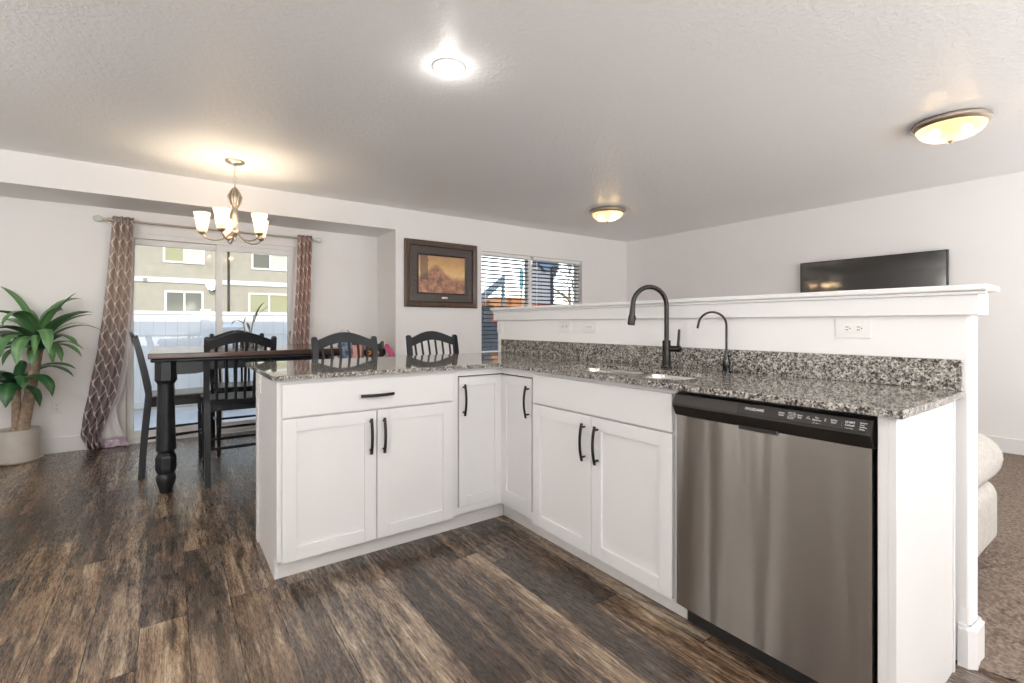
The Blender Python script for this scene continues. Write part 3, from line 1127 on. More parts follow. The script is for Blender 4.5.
tx = []
def yu(u):
    r = (u - 512) / 477.4645
    c_, s_ = math.cos(0.6221), math.sin(0.6221)
    return 1.527 * (c_ - r * s_) / (s_ + r * c_)
obj('brand_lettering', lettering([('FRIGIDAIRE', 0.8235, 0.0165, 0.0122, 'LEFT')]), M['print'], cpo, False)
def two(u, a, b_, size):
    tx.append((a, yu(u), 0.021, size, 'CENTER'))
    tx.append((b_, yu(u), 0.021 - size * 0.95, size, 'CENTER'))
two(781.5, 'Select', 'Cycle', 0.0072)
for k, w_ in enumerate(('Heavy Wash', 'Normal Wash', '1 Hour Wash', 'Energy Saver', 'Rinse Only')):
    tx.append((w_, yu(788), 0.0268 - k * 0.0046, 0.0042, 'LEFT'))
two(800, 'Heat', 'Dry', 0.0072)
two(808.5, 'Hi', 'Temp', 0.005)
two(817, 'No', 'Options', 0.0072)
tx.append(('Hold 3 Seconds', yu(817), 0.006, 0.003, 'CENTER'))
two(825.5, '2h', '4h', 0.005)
two(834, 'Delay', 'Start', 0.0072)
for k in range(3):
    tx.append(('.', yu(842), 0.024 - k * 0.006, 0.008, 'CENTER'))
two(850, 'START', 'Cancel', 0.0082)
tx.append(('Press to Cancel', yu(850), 0.006, 0.003, 'CENTER'))
for k, w_ in enumerate(('Sanitized', 'Clean', 'Washing', 'Drying')):
    tx.append((w_, yu(860), 0.025 - k * 0.006, 0.0046, 'LEFT'))
obj('button_lettering', lettering(tx), M['print'], cpo, False)
bm = B(); box(bm, 1.615, 1.63, DY0, DY1, 0.0, 0.10)
obj('kick_plate', bm, M['plastic_black'], dw, False)

# ------------------------------------------------------------------ countertop
SX0, SX1, SYa, SYb = 1.612, 1.935, 1.15, 1.91
CY1 = 3.147


def rrect(x0, x1, y0, y1, r, n=5):
    out = []
    for cx, cy_, a in ((x1 - r, y1 - r, 0), (x0 + r, y1 - r, 90), (x0 + r, y0 + r, 180), (x1 - r, y0 + r, 270)):
        for k in range(n + 1):
            th = math.radians(a + 90 * k / n)
            out.append((cx + r * math.cos(th), cy_ + r * math.sin(th)))
    return out


top = thing('countertop', 'speckled grey granite L-shaped worktop on the white base cabinets', 'countertop', (1.9, 2.7, CBOT))
bm = B()
outer = [(0.3556, 2.237), (1.516, 2.237), (1.516, 0.408), (2.138, 0.408), (2.138, CY1), (0.3556, CY1)]
hole = rrect(SX0, SX1, SYa, SYb, 0.05)
ov = [bm.verts.new((x, y, CTOP)) for x, y in outer]
hv = [bm.verts.new((x, y, CTOP)) for x, y in hole]
es = [bm.edges.new((ov[i], ov[(i + 1) % len(ov)])) for i in range(len(ov))] + [bm.edges.new((hv[i], hv[(i + 1) % len(hv)])) for i in range(len(hv))]
r_ = bmesh.ops.triangle_fill(bm, use_beauty=True, use_dissolve=False, edges=es)
fs = [f for f in r_['geom'] if isinstance(f, bmesh.types.BMFace)]
fs = list(bm.faces)
ex = bmesh.ops.extrude_face_region(bm, geom=fs)
for el in ex['geom']:
    if isinstance(el, bmesh.types.BMVert):
        el.co.z -= SLAB
bmesh.ops.recalc_face_normals(bm, faces=bm.faces[:])
rim = [ed for ed in bm.edges if len(ed.link_faces) == 2 and all(abs(v.co.z - CTOP) < 1e-5 for v in ed.verts)
       and abs(ed.link_faces[0].normal.dot(ed.link_faces[1].normal)) < 0.2]
bmesh.ops.bevel(bm, geom=rim, offset=0.004, segments=3, profile=0.5, affect='EDGES')
obj('slab', bm, M['granite'], top, True, 40)
bm = B()
box(bm, 2.128, 2.149, 0.416, CY1 - 0.03, CTOP + 0.0003, 1.017, 0.002)
obj('backsplash', bm, M['granite'], top)

# sink
sk = thing('kitchen_sink', 'stainless steel double bowl sink set under the granite counter', 'sink', (1.79, 1.51, 0.7))


def bowl(y0, y1, name):
    b_ = B()
    zt = CBOT - 0.0008
    loops = [(0.0, zt), (0.006, zt - 0.02), (0.01, zt - 0.13), (0.03, zt - 0.165), (0.06, zt - 0.175)]
    rings = []
    for ins, z in loops:
        rings.append([b_.verts.new((x, y, z)) for x, y in rrect(SX0 - 0.004 + ins, SX1 + 0.004 - ins, y0 + ins, y1 - ins, 0.052 - ins * 0.4)])
    n = len(rings[0])
    for i in range(len(rings) - 1):
        for k in range(n):
            b_.faces.new((rings[i][k], rings[i][(k + 1) % n], rings[i + 1][(k + 1) % n], rings[i + 1][k]))
    b_.faces.new(rings[-1])
    # flange
    fl = [b_.verts.new((x, y, zt)) for x, y in rrect(SX0 - 0.02, SX1 + 0.02, y0 - 0.014, y1 + 0.014, 0.06)]
    for k in range(n):
        b_.faces.new((fl[k], fl[(k + 1) % n], rings[0][(k + 1) % n], rings[0][k]))
    return obj(name, b_, M['sink'], sk)


bl = bowl(SYa - 0.004, 1.49, 'bowl')
bm = B(); lathe(bm, [(0.0, 0.004), (0.03, 0.004), (0.042, 0.002), (0.042, -0.001), (0.0, -0.001)], 1.79, 1.33, CBOT - 0.175, 20)
obj('drain', bm, M['chrome'], bl)
bl = bowl(1.53, SYb + 0.004, 'bowl')
bm = B(); lathe(bm, [(0.0, 0.004), (0.03, 0.004), (0.042, 0.002), (0.042, -0.001), (0.0, -0.001)], 1.79, 1.69, CBOT - 0.175, 20)
obj('drain', bm, M['chrome'], bl)

# faucet
fa = thing('kitchen_faucet', 'tall dark bronze gooseneck kitchen faucet standing behind the sink', 'faucet', (2.04, 1.505, CTOP))
fx, fy = 2.04, 1.505
bm = B(); lathe(bm, [(0, 0), (0.028, 0), (0.028, 0.004), (0.022, 0.008), (0.0205, 0.012), (0.0205, 0.135), (0.019, 0.140), (0, 0.140)], fx, fy, CTOP, 24)
obj('body', bm, M['faucet'], fa)
dirx = V3((-0.93, 0.36, 0)).normalized()
pts = [V3((fx, fy, CTOP + 0.13)), V3((fx, fy, CTOP + 0.22))]
R = 0.094
for k in range(0, 21):
    a = math.radians(180 * k / 20)
    pts.append(V3((fx, fy, CTOP + 0.313)) + dirx * (R - R * math.cos(a)) + V3((0, 0, R * math.sin(a))))
end = pts[-1]
pts.append(end + V3((0, 0, -0.01)) + dirx * 0.001)
bm = B(); tube(bm, pts, 0.0118, 14)
obj('gooseneck_spout', bm, M['faucet'], fa)
bm = B()
hd = V3((dirx.x * 0.10, dirx.y * 0.10, -1)).normalized()
hp = [end + hd * s for s in (0.0, 0.015, 0.045, 0.058, 0.092, 0.097)]
tube(bm, hp, [0.0122, 0.0128, 0.0145, 0.0175, 0.0185, 0.0165], 16)
tube(bm, [hp[2] + dirx * -0.014 + V3((0, 0, -0.005)), hp[3] + dirx * -0.019 + V3((0, 0, -0.015))], 0.005, 8)
obj('spray_head', bm, M['faucet'], fa)
bm = B()
hz = CTOP + 0.098
hdir = V3((0.25, -0.97, 0)).normalized()
tube(bm, [V3((fx, fy, hz)), V3((fx, fy, hz)) + hdir * 0.07], 0.0155, 16)
pe = V3((fx, fy, hz)) + hdir * 0.060
tube(bm, [pe, pe + V3((0, 0, 0.03)), pe + V3((0, 0, 0.09)) + hdir * 0.004, pe + V3((0, 0, 0.098)) + hdir * 0.004], [0.0075, 0.007, 0.0065, 0.005], 12)
obj('lever_handle', bm, M['faucet'], fa)

# filter faucet
ff = thing('filter_faucet', 'small thin dark hooked filtered water faucet beside the tall gooseneck faucet', 'faucet', (2.085, 1.212, CTOP))
fx, fy = 2.085, 1.212
bm = B(); lathe(bm, [(0, 0), (0.021, 0), (0.021, 0.004), (0.0165, 0.008), (0.0165, 0.03), (0.018, 0.034), (0.0175, 0.05), (0.012, 0.066), (0.0085, 0.085), (0.0085, 0.098), (0, 0.098)], fx, fy, CTOP, 20)
obj('body', bm, mat('black_chrome', (0.06, 0.06, 0.06), 0.16, 1.0), ff)
d2 = V3((-0.72, 0.69, 0)).normalized()
R = 0.062
pts = [V3((fx, fy, CTOP + 0.09)), V3((fx, fy, CTOP + 0.15))]
for k in range(0, 19):
    a = math.radians(172 * k / 18)
    pts.append(V3((fx, fy, CTOP + 0.215)) + d2 * (R - R * math.cos(a)) + V3((0, 0, R * math.sin(a))))
pts.append(pts[-1] + V3((0, 0, -0.022)) + d2 * -0.004 * -1)
bm = B(); tube(bm, pts, 0.0052, 10)
obj('hooked_spout', bm, M['faucet'], ff)
bm = B()
tube(bm, [(fx, fy, CTOP + 0.072), V3((fx, fy, CTOP + 0.078)) + V3((-0.3, -0.95, 0)) * 0.028], [0.006, 0.0045], 8)
obj('lever_handle', bm, M['faucet'], ff)


# ------------------------------------------------------------------ outlets and switches
def outlet(F, u, v, wid, hei, label, kind, group=None, nm='wall_outlet'):
    t_ = thing(nm, label, 'outlet' if 'outlet' in nm else 'switch', F.p(u, v, 0), group)
    b_ = B()
    fbox(b_, F, u - wid / 2, u + wid / 2, v - hei / 2, v + hei / 2, 0.0, 0.006, 0.0025)
    obj('cover_plate', b_, M['plate'], t_)
    if kind == 'duplex_h':
        b_ = B(); fbox(b_, F, u - 0.034, u + 0.034, v - 0.0165, v + 0.0165, 0.005, 0.008, 0.001)
        rc_ = obj('receptacle', b_, M['plate'], t_)
        for cx in (-0.019, 0.019):
            b_ = B(); fbox(b_, F, u + cx - 0.002 - .0045, u + cx + 0.002 + .0025, v + 0.0042, v + 0.0068, 0.007, 0.0083)
            obj('slot', b_, M['slot'], rc_, False)
            b_ = B(); fbox(b_, F, u + cx - 0.002 - .0035, u + cx + 0.002 + .0025, v - 0.0068, v - 0.0042, 0.007, 0.0083)
            obj('slot', b_, M['slot'], rc_, False)
            b_ = B(); fbox(b_, F, u + cx - 0.0125, u + cx - 0.0085, v - 0.002, v + 0.002, 0.007, 0.0083)
            obj('slot', b_, M['slot'], rc_, False)
    elif kind == 'duplex_v':
        b_ = B(); fbox(b_, F, u - 0.0165, u + 0.0165, v - 0.034, v + 0.034, 0.005, 0.008, 0.001)
        rc_ = obj('receptacle', b_, M['plate'], t_)
        for cv in (-0.019, 0.019):
            b_ = B(); fbox(b_, F, u - 0.0068, u - 0.0042, v + cv - 0.003, v + cv + 0.005, 0.007, 0.0083)
            obj('slot', b_, M['slot'], rc_, False)
            b_ = B(); fbox(b_, F, u + 0.0042, u + 0.0068, v + cv - 0.003, v + cv + 0.005, 0.007, 0.0083)
            obj('slot', b_, M['slot'], rc_, False)
            b_ = B(); fbox(b_, F, u - 0.002, u + 0.002, v + cv - 0.0125, v + cv - 0.0085, 0.007, 0.0083)
            obj('slot', b_, M['slot'], rc_, False)
    elif kind == 'rocker_h':
        b_ = B(); fbox(b_, F, u - 0.034, u + 0.034, v - 0.0165, v + 0.0165, 0.005, 0.008, 0.001)
        rk_ = obj('rocker', b_, M['plate'], t_)
        b_ = B(); fbox(b_, F, u - 0.024, u + 0.024, v - 0.001, v + 0.001, 0.0075, 0.0083)
        obj('rocker_line', b_, M['slot'], rk_, False)
    else:
        n = kind
        for k in range(n):
            uu = u + (k - (n - 1) / 2) * 0.046
            b_ = B(); fbox(b_, F, uu - 0.0165, uu + 0.0165, v - 0.033, v + 0.033, 0.005, 0.009, 0.0015)
            obj('rocker', b_, M['plate'], t_)
    return t_


FH = Frame((HX0, 0, 0), (0, 1, 0), (-1, 0, 0))
outlet(FH, 0.732, 1.119, 0.118, 0.074, 'white horizontal outlet on the half wall above the dishwasher end of the counter', 'duplex_h')
outlet(FH, 2.16, 1.118, 0.113, 0.074, 'white sideways rocker switch plate on the half wall behind the sink', 'rocker_h', None, 'light_switch')
outlet(FH, 2.387, 1.12, 0.113, 0.074, 'white horizontal outlet on the half wall next to the sideways rocker switch', 'duplex_h')
outlet(FH, 3.155, 1.112, 0.08, 0.08, 'small square white outlet near the far end of the half wall', 'duplex_v')
FE = Frame((0.378, 0, 0), (0, 1, 0), (-1, 0, 0))
outlet(FE, 2.735, 0.845, 0.074, 0.118, 'white outlet on the end of the peninsula beneath the granite overhang', 'duplex_v')
FD = Frame((0, YD, 0), (1, 0, 0), (0, -1, 0))
outlet(FD, -0.808, 0.405, 0.074, 0.118, 'white outlet low on the wall between the potted plant and the curtain', 'duplex_v')
outlet(FD, 1.42, 1.153, 0.19, 0.115, 'white four-gang switch plate on the wall beside the patio door curtain', 4, None, 'light_switch')

# ------------------------------------------------------------------ television
tvt = thing('flat_television', 'black flat television hung on the living room wall above the ledge', 'television', (XR, 1.9, 1.46))
bm = B(); box(bm, 5.925, 5.965, 1.255, 2.545, 1.10, 1.838, 0.004)
obj('housing', bm, M['plastic_black'], tvt)
bm = B(); box(bm, 5.9235, 5.926, 1.268, 2.532, 1.118, 1.826)
obj('screen', bm, M['screen'], tvt, False)
bm = B(); box(bm, 5.9645, XR, 1.75, 2.05, 1.3, 1.6)
obj('wall_mount', bm, M['black_metal'], tvt, False)

# ------------------------------------------------------------------ framed painting
pf = thing('framed_painting', 'golden landscape painting in a wide dark walnut frame on the wall', 'painting', (2.67, YW, 1.335))
px0, px1, pz0, pz1 = 2.186, 3.152, 1.335, 2.121


def ring(bm, x0, x1, z0, z1, w, y_out, y_in):
    """mitred frame moulding: outer edge at y_out, inner at y_in"""
    O = [(x0, z0), (x1, z0), (x1, z1), (x0, z1)]
    I = [(x0 + w, z0 + w), (x1 - w, z0 + w), (x1 - w, z1 - w), (x0 + w, z1 - w)]
    ob_ = [bm.verts.new((a, YW - 0.001, b)) for a, b in O]
    of_ = [bm.verts.new((a, y_out, b)) for a, b in O]
    if_ = [bm.verts.new((a, y_in, b)) for a, b in I]
    ib_ = [bm.verts.new((a, YW - 0.001, b)) for a, b in I]
    for A, Bq in ((ob_, of_), (of_, if_), (if_, ib_)):
        for k in range(4):
            bm.faces.new((A[k], A[(k + 1) % 4], Bq[(k + 1) % 4], Bq[k]))


bm = B()
ring(bm, px0, px1, pz0, pz1, 0.014, YW - 0.030, YW - 0.040)
ring(bm, px0 + .014, px1 - .014, pz0 + .014, pz1 - .014, 0.045, YW - 0.040, YW - 0.026)
ring(bm, px0 + .059, px1 - .059, pz0 + .059, pz1 - .059, 0.012, YW - 0.020, YW - 0.032)
obj('outer_frame', bm, M['frame'], pf, False)
bm = B()
ring(bm, px0 + .071, px1 - .071, pz0 + .071, pz1 - .071, 0.085, YW - 0.020, YW - 0.018)
ring(bm, px0 + .156, px1 - .156, pz0 + .156, pz1 - .156, 0.018, YW - 0.028, YW - 0.016)
obj('inner_frame', bm, M['frame_inner'], pf, False)
bm = B(); box(bm, px0 + .17, px1 - .17, YW - 0.014, YW - 0.002, pz0 + .17, pz1 - .17)
obj('canvas', bm, M['painting'], pf, False)
bm = B(); box(bm, 2.66, 2.735, YW - 0.024, YW - 0.018, pz0 + .107, pz0 + .126, 0.001)
obj('name_plate', bm, mat('pale_brass', (0.75, 0.6, 0.45), 0.35, 0.6), pf)

# ------------------------------------------------------------------ ceiling lights


def flush_light(x, y, label, power):
    t_ = thing('ceiling_light', label, 'ceiling light', (x, y, CEIL), 'glass bowl ceiling lights')
    b_ = B(); lathe(b_, [(0, 0), (0.185, 0), (0.197, -0.012), (0.197, -0.028), (0.186, -0.04), (0.176, -0.044), (0.172, -0.036), (0.172, -0.004), (0, -0.004)], x, y, CEIL, 48)
    obj('metal_rim', b_, M['nickel'], t_)
    b_ = B()
    pr = [(0.174, -0.040)]
    for k in range(1, 11):
        a = math.radians(90 * k / 10)
        pr.append((0.174 * math.cos(a), -0.040 - 0.088 * math.sin(a)))
    pr[-1] = (0.0, -0.128)
    lathe(b_, pr, x, y, CEIL, 48)
    obj('glass_bowl', b_, M['bowl'], t_)
    b_ = B(); lathe(b_, [(0, -0.126), (0.013, -0.126), (0.016, -0.131), (0.008, -0.14), (0.005, -0.146), (0, -0.148)], x, y, CEIL, 16)
    obj('finial', b_, M['nickel'], t_)
    for k in (-1, 1):
        bx, by = x + 0.075 * k * 0.35, y - 0.075 * k
        b_ = B(); sphere(b_, (bx, by, CEIL - 0.065), 0.027, 12)
        obj('bulb', b_, M['bulb'], t_)
        point('ceiling_bulb_light', (bx, by, CEIL - 0.073), power, WARM, 0.03)


flush_light(4.12, 3.85, 'glass bowl ceiling light nearest the room corner and window', 9)
flush_light(4.12, 0.86, 'glass bowl ceiling light above the television end of the living room', 8)

rl = thing('recessed_light', 'bright round white recessed downlight in the kitchen ceiling', 'ceiling light', (1.165, 2.18, CEIL))
bm = B(); lathe(bm, [(0.062, -0.001), (0.085, -0.001), (0.085, -0.004), (0.078, -0.009), (0.064, -0.010), (0.062, -0.006)], 1.165, 2.18, CEIL, 40)
obj('trim_ring', bm, M['trim'], rl)
bm = B(); lathe(bm, [(0.063, -0.005), (0.055, -0.014), (0.03, -0.02), (0, -0.022)], 1.165, 2.18, CEIL, 32)
obj('lens', bm, M['lens'], rl)
point('downlight_light', (1.165, 2.18, CEIL - 0.06), 1.6, (1.0, 0.96, 0.9), 0.03)

# ------------------------------------------------------------------ chandelier
chx, chy = 0.43, 4.45
ch = thing('chandelier', 'five-arm brushed chandelier with lit frosted glass shades over the dining table', 'chandelier', (chx, chy, CEIL))
bm = B(); lathe(bm, [(0, 0), (0.072, 0), (0.070, -0.012), (0.050, -0.024), (0.014, -0.032), (0.010, -0.04), (0, -0.04)], chx, chy, CEIL, 28)
obj('canopy', bm, M['nickel'], ch)
bm = B()
z = CEIL - 0.035
k = 0
while z > 2.235:                                        # links of the chain
    a = k * PI / 2
    ring_ = [V3((chx + 0.007 * math.cos(th) * math.cos(a), chy + 0.007 * math.cos(th) * math.sin(a), z - 0.011 + 0.014 * math.sin(th))) for th in [2 * PI * i / 10 for i in range(11)]]
    tube(bm, ring_, 0.0022, 6, caps=False)
    z -= 0.022
    k += 1
obj('chain', bm, M['nickel'], ch)
bm = B()
lathe(bm, [(0, 0.42), (0.006, 0.42), (0.009, 0.40), (0.018, 0.385), (0.030, 0.36), (0.034, 0.325), (0.028, 0.29), (0.017, 0.27), (0.015, 0.25), (0.021, 0.23), (0.024, 0.19), (0.018, 0.13), (0.013, 0.085),
           (0.022, 0.07), (0.027, 0.055), (0.022, 0.035), (0.012, 0.02), (0.008, 0.0), (0.009, -0.012), (0, -0.02)], chx, chy, 1.83, 20)
for k in range(6):                                      # leaf-like flutes round the crown
    a = 2 * PI * k / 6
    u_ = V3((math.cos(a), math.sin(a), 0))
    c0 = V3((chx, chy, 0))
    tube(bm, [c0 + u_ * 0.018 + V3((0, 0, 2.075)), c0 + u_ * 0.036 + V3((0, 0, 2.12)), c0 + u_ * 0.045 + V3((0, 0, 2.165)), c0 + u_ * 0.03 + V3((0, 0, 2.205)), c0 + u_ * 0.015 + V3((0, 0, 2.235))], [0.004, 0.009, 0.010, 0.007, 0.003], 8)
obj('column', bm, M['nickel'], ch)
view = math.atan2(-chy, -chx)                            # direction from the lamp towards the kitchen
for k in range(5):
    a = view + math.radians(-23 + 72 * k)
    u_ = V3((math.cos(a), math.sin(a), 0))
    c0 = V3((chx, chy, 0))
    Rr = 0.225
    bm = B()
    tube(bm, [c0 + u_ * r_ + V3((0, 0, z_)) for r_, z_ in ((0.015, 1.885), (0.05, 1.845), (0.09, 1.815), (0.135, 1.803), (0.18, 1.810), (0.212, 1.828), (Rr, 1.85))], 0.0058, 8)
    lathe(bm, [(0, 0), (0.011, 0.0), (0.024, 0.010), (0.030, 0.018), (0.030, 0.022), (0.012, 0.024), (0.012, 0.035), (0, 0.035)], chx + u_.x * Rr, chy + u_.y * Rr, 1.842, 18)
    arm = obj('arm', bm, M['nickel'], ch)
    bm = B()
    pr = [(0.026, 0.022), (0.034, 0.03), (0.038, 0.055), (0.042, 0.09), (0.047, 0.125), (0.054, 0.155), (0.061, 0.172)]
    lathe(bm, pr, chx + u_.x * Rr, chy + u_.y * Rr, 1.842, 28)
    obj('glass_shade', bm, M['shade'], arm)
    bm = B(); lathe(bm, [(0, 0.034), (0.020, 0.034), (0.020, 0.085), (0.0, 0.085)], chx + u_.x * Rr, chy + u_.y * Rr, 1.842, 16)
    obj('candle_sleeve', bm, mat('amber_sleeve', (0.62, 0.42, 0.20), 0.6), arm)
    bm = B(); sphere(bm, (chx + u_.x * Rr, chy + u_.y * Rr, 1.842 + 0.115), 0.019, 12, 1.4)
    obj('bulb', bm, M['bulb'], arm)
    point('chandelier_bulb_light', (chx + u_.x * Rr, chy + u_.y * Rr, 1.842 + 0.12), 10.0, WARM, 0.025)

# ------------------------------------------------------------------ dining table
TX0, TX1, TY0, TY1, TZ = -0.115, 1.12, 3.875, 5.075, 0.943
dt = thing('dining_table', 'square counter-height dining table with brown top and black turned legs', 'table', ((TX0 + TX1) / 2, (TY0 + TY1) / 2, 0))
bm = B()
box(bm, TX0, TX1, TY0, TY1, TZ - 0.036, TZ, 0.005, 3)
obj('tabletop', bm, M['table_top'], dt)
bm = B()
for s in (0,):
    box(bm, TX0 + 0.012, TX1 - 0.012, TY0 + 0.012, TY1 - 0.012, TZ - 0.060, TZ - 0.0362, 0.01, 3)
obj('edge_moulding', bm, M['chair'], dt)


def apron_profile(L):
    pts = [(0, -0.062), (0, -0.150)]
    n = 24
    for k in range(n + 1):
        s = k / n
        e_ = min(s, 1 - s) * L
        if e_ < 0.12:
            z_ = -0.150
        elif e_ < 0.22:
            q = (e_ - 0.12) / 0.10
            z_ = -0.150 + 0.026 * (3 * q * q - 2 * q ** 3)
        else:
            z_ = -0.124
        pts.append((s * L, z_))
    pts += [(L, -0.150), (L, -0.062)]
    out = []
    for q in pts:
        if not out or (abs(out[-1][0] - q[0]) + abs(out[-1][1] - q[1])) > 1e-6:
            out.append(q)
    return out


lx0, lx1, ly0, ly1 = TX0 + 0.095, TX1 - 0.117, TY0 + 0.125, TY1 - 0.125
for nm_, y_ in (('a', ly0 - 0.03), ('b', ly1 + 0.01)):
    bm = B(); prism(bm, apron_profile(lx1 - lx0 - 0.10), lambda a, b, t: (lx0 + 0.05 + a, t, TZ + b), y_, y_ + 0.02)
    obj('apron', bm, M['chair'], dt, False)
for nm_, x_ in (('a', lx0 - 0.03), ('b', lx1 + 0.01)):
    bm = B(); prism(bm, apron_profile(ly1 - ly0 - 0.10), lambda a, b, t: (t, ly0 + 0.05 + a, TZ + b), x_, x_ + 0.02)
    obj('apron', bm, M['chair'], dt, False)
for x_ in (lx0, lx1):
    for y_ in (ly0, ly1):
        bm = B()
        # square block with cut corners, round shaft, faceted bulb and ball foot
        k8 = 1.0824
        lathe(bm, [(0, TZ - 0.06), (0.062 * k8, TZ - 0.06), (0.062 * k8, TZ - 0.185), (0.050 * k8, TZ - 0.205)], x_, y_, 0, 8, None, PI / 8)
        lathe(bm, [(0.052, TZ - 0.206), (0.048, TZ - 0.215), (0.050, 0.60), (0.054, 0.40), (0.058, 0.295), (0.058, 0.285), (0.050, 0.280), (0.046, 0.272), (0.046, 0.268)], x_, y_, 0, 28)
        lathe(bm, [(0.046, 0.268), (0.058, 0.250), (0.064, 0.235), (0.064, 0.165), (0.058, 0.145), (0.046, 0.125)], x_, y_, 0, 8, None, PI / 8)
        lathe(bm, [(0.044, 0.126), (0.052, 0.117), (0.057, 0.098), (0.056, 0.078), (0.048, 0.05), (0.038, 0.02), (0.036, 0.0), (0, 0.0)], x_, y_, 0, 28)
        obj('leg', bm, M['chair'], dt, True, 30)


# ------------------------------------------------------------------ chairs
def make_chair():
    root = thing('dining_chair', 'x', 'chair')
    sz = 0.60
    hw = 0.205
    bm = B()
    # saddle seat
    n = 12
    def sp_(i, j):
        u = i / n * 2 - 1
        v = j / n
        wd = 0.205 + 0.02 * v
        x = u * wd
        y = -0.205 + v * 0.415 + (0.012 * (1 - u * u) if j == n else 0)
        dip = 0.010 * (1 - u * u) * math.sin(PI * min(1, max(0, v))) ** 0.6
        z = sz - dip - (0.008 if (i in (0, n) or j in (0, n)) else 0)
        return x, y, z
    topv = [[bm.verts.new(sp_(i, j)) for j in range(n + 1)] for i in range(n + 1)]
    botv = [[bm.verts.new((sp_(i, j)[0] * 0.985, sp_(i, j)[1] * 0.985, sz - 0.036)) for j in range(n + 1)] for i in range(n + 1)]
    for i in range(n):
        for j in range(n):
            bm.faces.new((topv[i][j], topv[i + 1][j], topv[i + 1][j + 1], topv[i][j + 1]))
            bm.faces.new((botv[i][j], botv[i][j + 1], botv[i + 1][j + 1], botv[i + 1][j]))
    for i in range(n):
        bm.faces.new((topv[i][0], botv[i][0], botv[i + 1][0], topv[i + 1][0]))
        bm.faces.new((topv[i][n], topv[i + 1][n], botv[i + 1][n], botv[i][n]))
        bm.faces.new((topv[0][i], topv[0][i + 1], botv[0][i + 1], botv[0][i]))
        bm.faces.new((topv[n][i], botv[n][i], botv[n][i + 1], topv[n][i + 1]))
    obj('seat', bm, M['chair'], root, True, 40)
    bm = B()
    box(bm, -0.18, 0.18, 0.165, 0.185, sz - 0.085, sz - 0.036)
    box(bm, -0.18, 0.18, -0.185, -0.165, sz - 0.085, sz - 0.036)
    box(bm, -0.195, -0.175, -0.165, 0.165, sz - 0.085, sz - 0.036)
    box(bm, 0.175, 0.195, -0.165, 0.165, sz - 0.085, sz - 0.036)
    obj('seat_apron', bm, M['chair'], root, False)

    def back_y(z):
        if z < sz:
            return -0.225 + 0.045 * (z / sz) ** 1.3
        return -0.18 - 0.085 * ((z - sz) / 0.44) ** 1.15
    for s in (-1, 1):
        bm = B()
        zs = [0.0, 0.2, 0.4, 0.56, 0.62, 0.75, 0.9, 1.0, 1.035]
        ring4 = []
        for z in zs:
            y = back_y(z)
            hy = 0.021 if z < 0.7 else 0.021 - 0.006 * (z - 0.7) / 0.33
            hx = 0.0185
            xo = s * (0.2035 + (0.005 if z > sz else 0.0))
            ring4.append([bm.verts.new((xo + a * hx, y + b_ * hy, z)) for a, b_ in ((-1, -1), (1, -1), (1, 1), (-1, 1))])
        for i in range(len(zs) - 1):
            for k in range(4):
                bm.faces.new((ring4[i][k], ring4[i][(k + 1) % 4], ring4[i + 1][(k + 1) % 4], ring4[i + 1][k]))
        bm.faces.new(ring4[0][::-1])
        # rounded knob end
        t2 = [bm.verts.new((v.co.x * 1.0 + (s * 0.2085 - v.co.x) * 0.45, v.co.y + (back_y(1.04) - v.co.y) * 0.45, 1.047)) for v in ring4[-1]]
        for k in range(4):
            bm.faces.new((ring4[-1][k], ring4[-1][(k + 1) % 4], t2[(k + 1) % 4], t2[k]))
        bm.faces.new(t2)
        obj('leg', bm, M['chair'], root, True, 50)
        bm = B()
        fxl = s * 0.182
        box(bm, fxl - 0.021, fxl + 0.021, 0.148, 0.19, 0.43, sz - 0.036, 0.003)
        lathe(bm, [(0.019, 0.432), (0.021, 0.42), (0.0155, 0.408), (0.020, 0.395), (0.0195, 0.30), (0.016, 0.15), (0.013, 0.065), (0.018, 0.055), (0.019, 0.047), (0.0125, 0.036), (0.016, 0.024), (0.014, 0.008), (0.011, 0.0), (0, 0.0)], fxl, 0.169, 0, 16)
        obj('leg', bm, M['chair'], root, True, 40)
    # crest rail, arched
    bm = B()
    n = 18
    hwr = 0.192
    cols = []
    for i in range(n + 1):
        u = i / n * 2 - 1
        arch = math.cos(u * PI / 2) ** 1.15 if abs(u) < 1 else 0
        zt = 1.022 + 0.056 * arch
        zb = 0.958 + 0.048 * arch
        bowy = -0.018 * (1 - u * u)
        col_ = []
        for z, dy in ((zb, -0.011), (zb, 0.011), (zt, 0.010), (zt, -0.010)):
            col_.append(bm.verts.new((u * hwr, back_y(z) + bowy + dy, z)))
        cols.append(col_)
    for i in range(n):
        for k in range(4):
            bm.faces.new((cols[i][k], cols[i][(k + 1) % 4], cols[i + 1][(k + 1) % 4], cols[i + 1][k]))
    bm.faces.new(cols[0]); bm.faces.new(cols[-1][::-1])
    obj('crest_rail', bm, M['chair'], root, True, 40)
    for k in range(6):
        u = (k - 2.5) / 3.05
        x = u * 0.19
        arch = math.cos(u * PI / 2) ** 1.15
        zb = 0.962 + 0.048 * arch
        bowy = -0.018 * (1 - u * u)
        bm = B()
        pts = []
        for q in range(7):
            z = sz - 0.012 + (zb - sz + 0.012) * q / 6
            fr_ = q / 6
            pts.append((x * (0.93 + 0.07 * fr_), back_y(max(z, sz)) + bowy * fr_ + 0.006 * math.sin(PI * fr_), z))
        tube(bm, pts, 0.0095, 8, 0.0062, (1, 0, 0))
        obj('slat', bm, M['chair'], root)
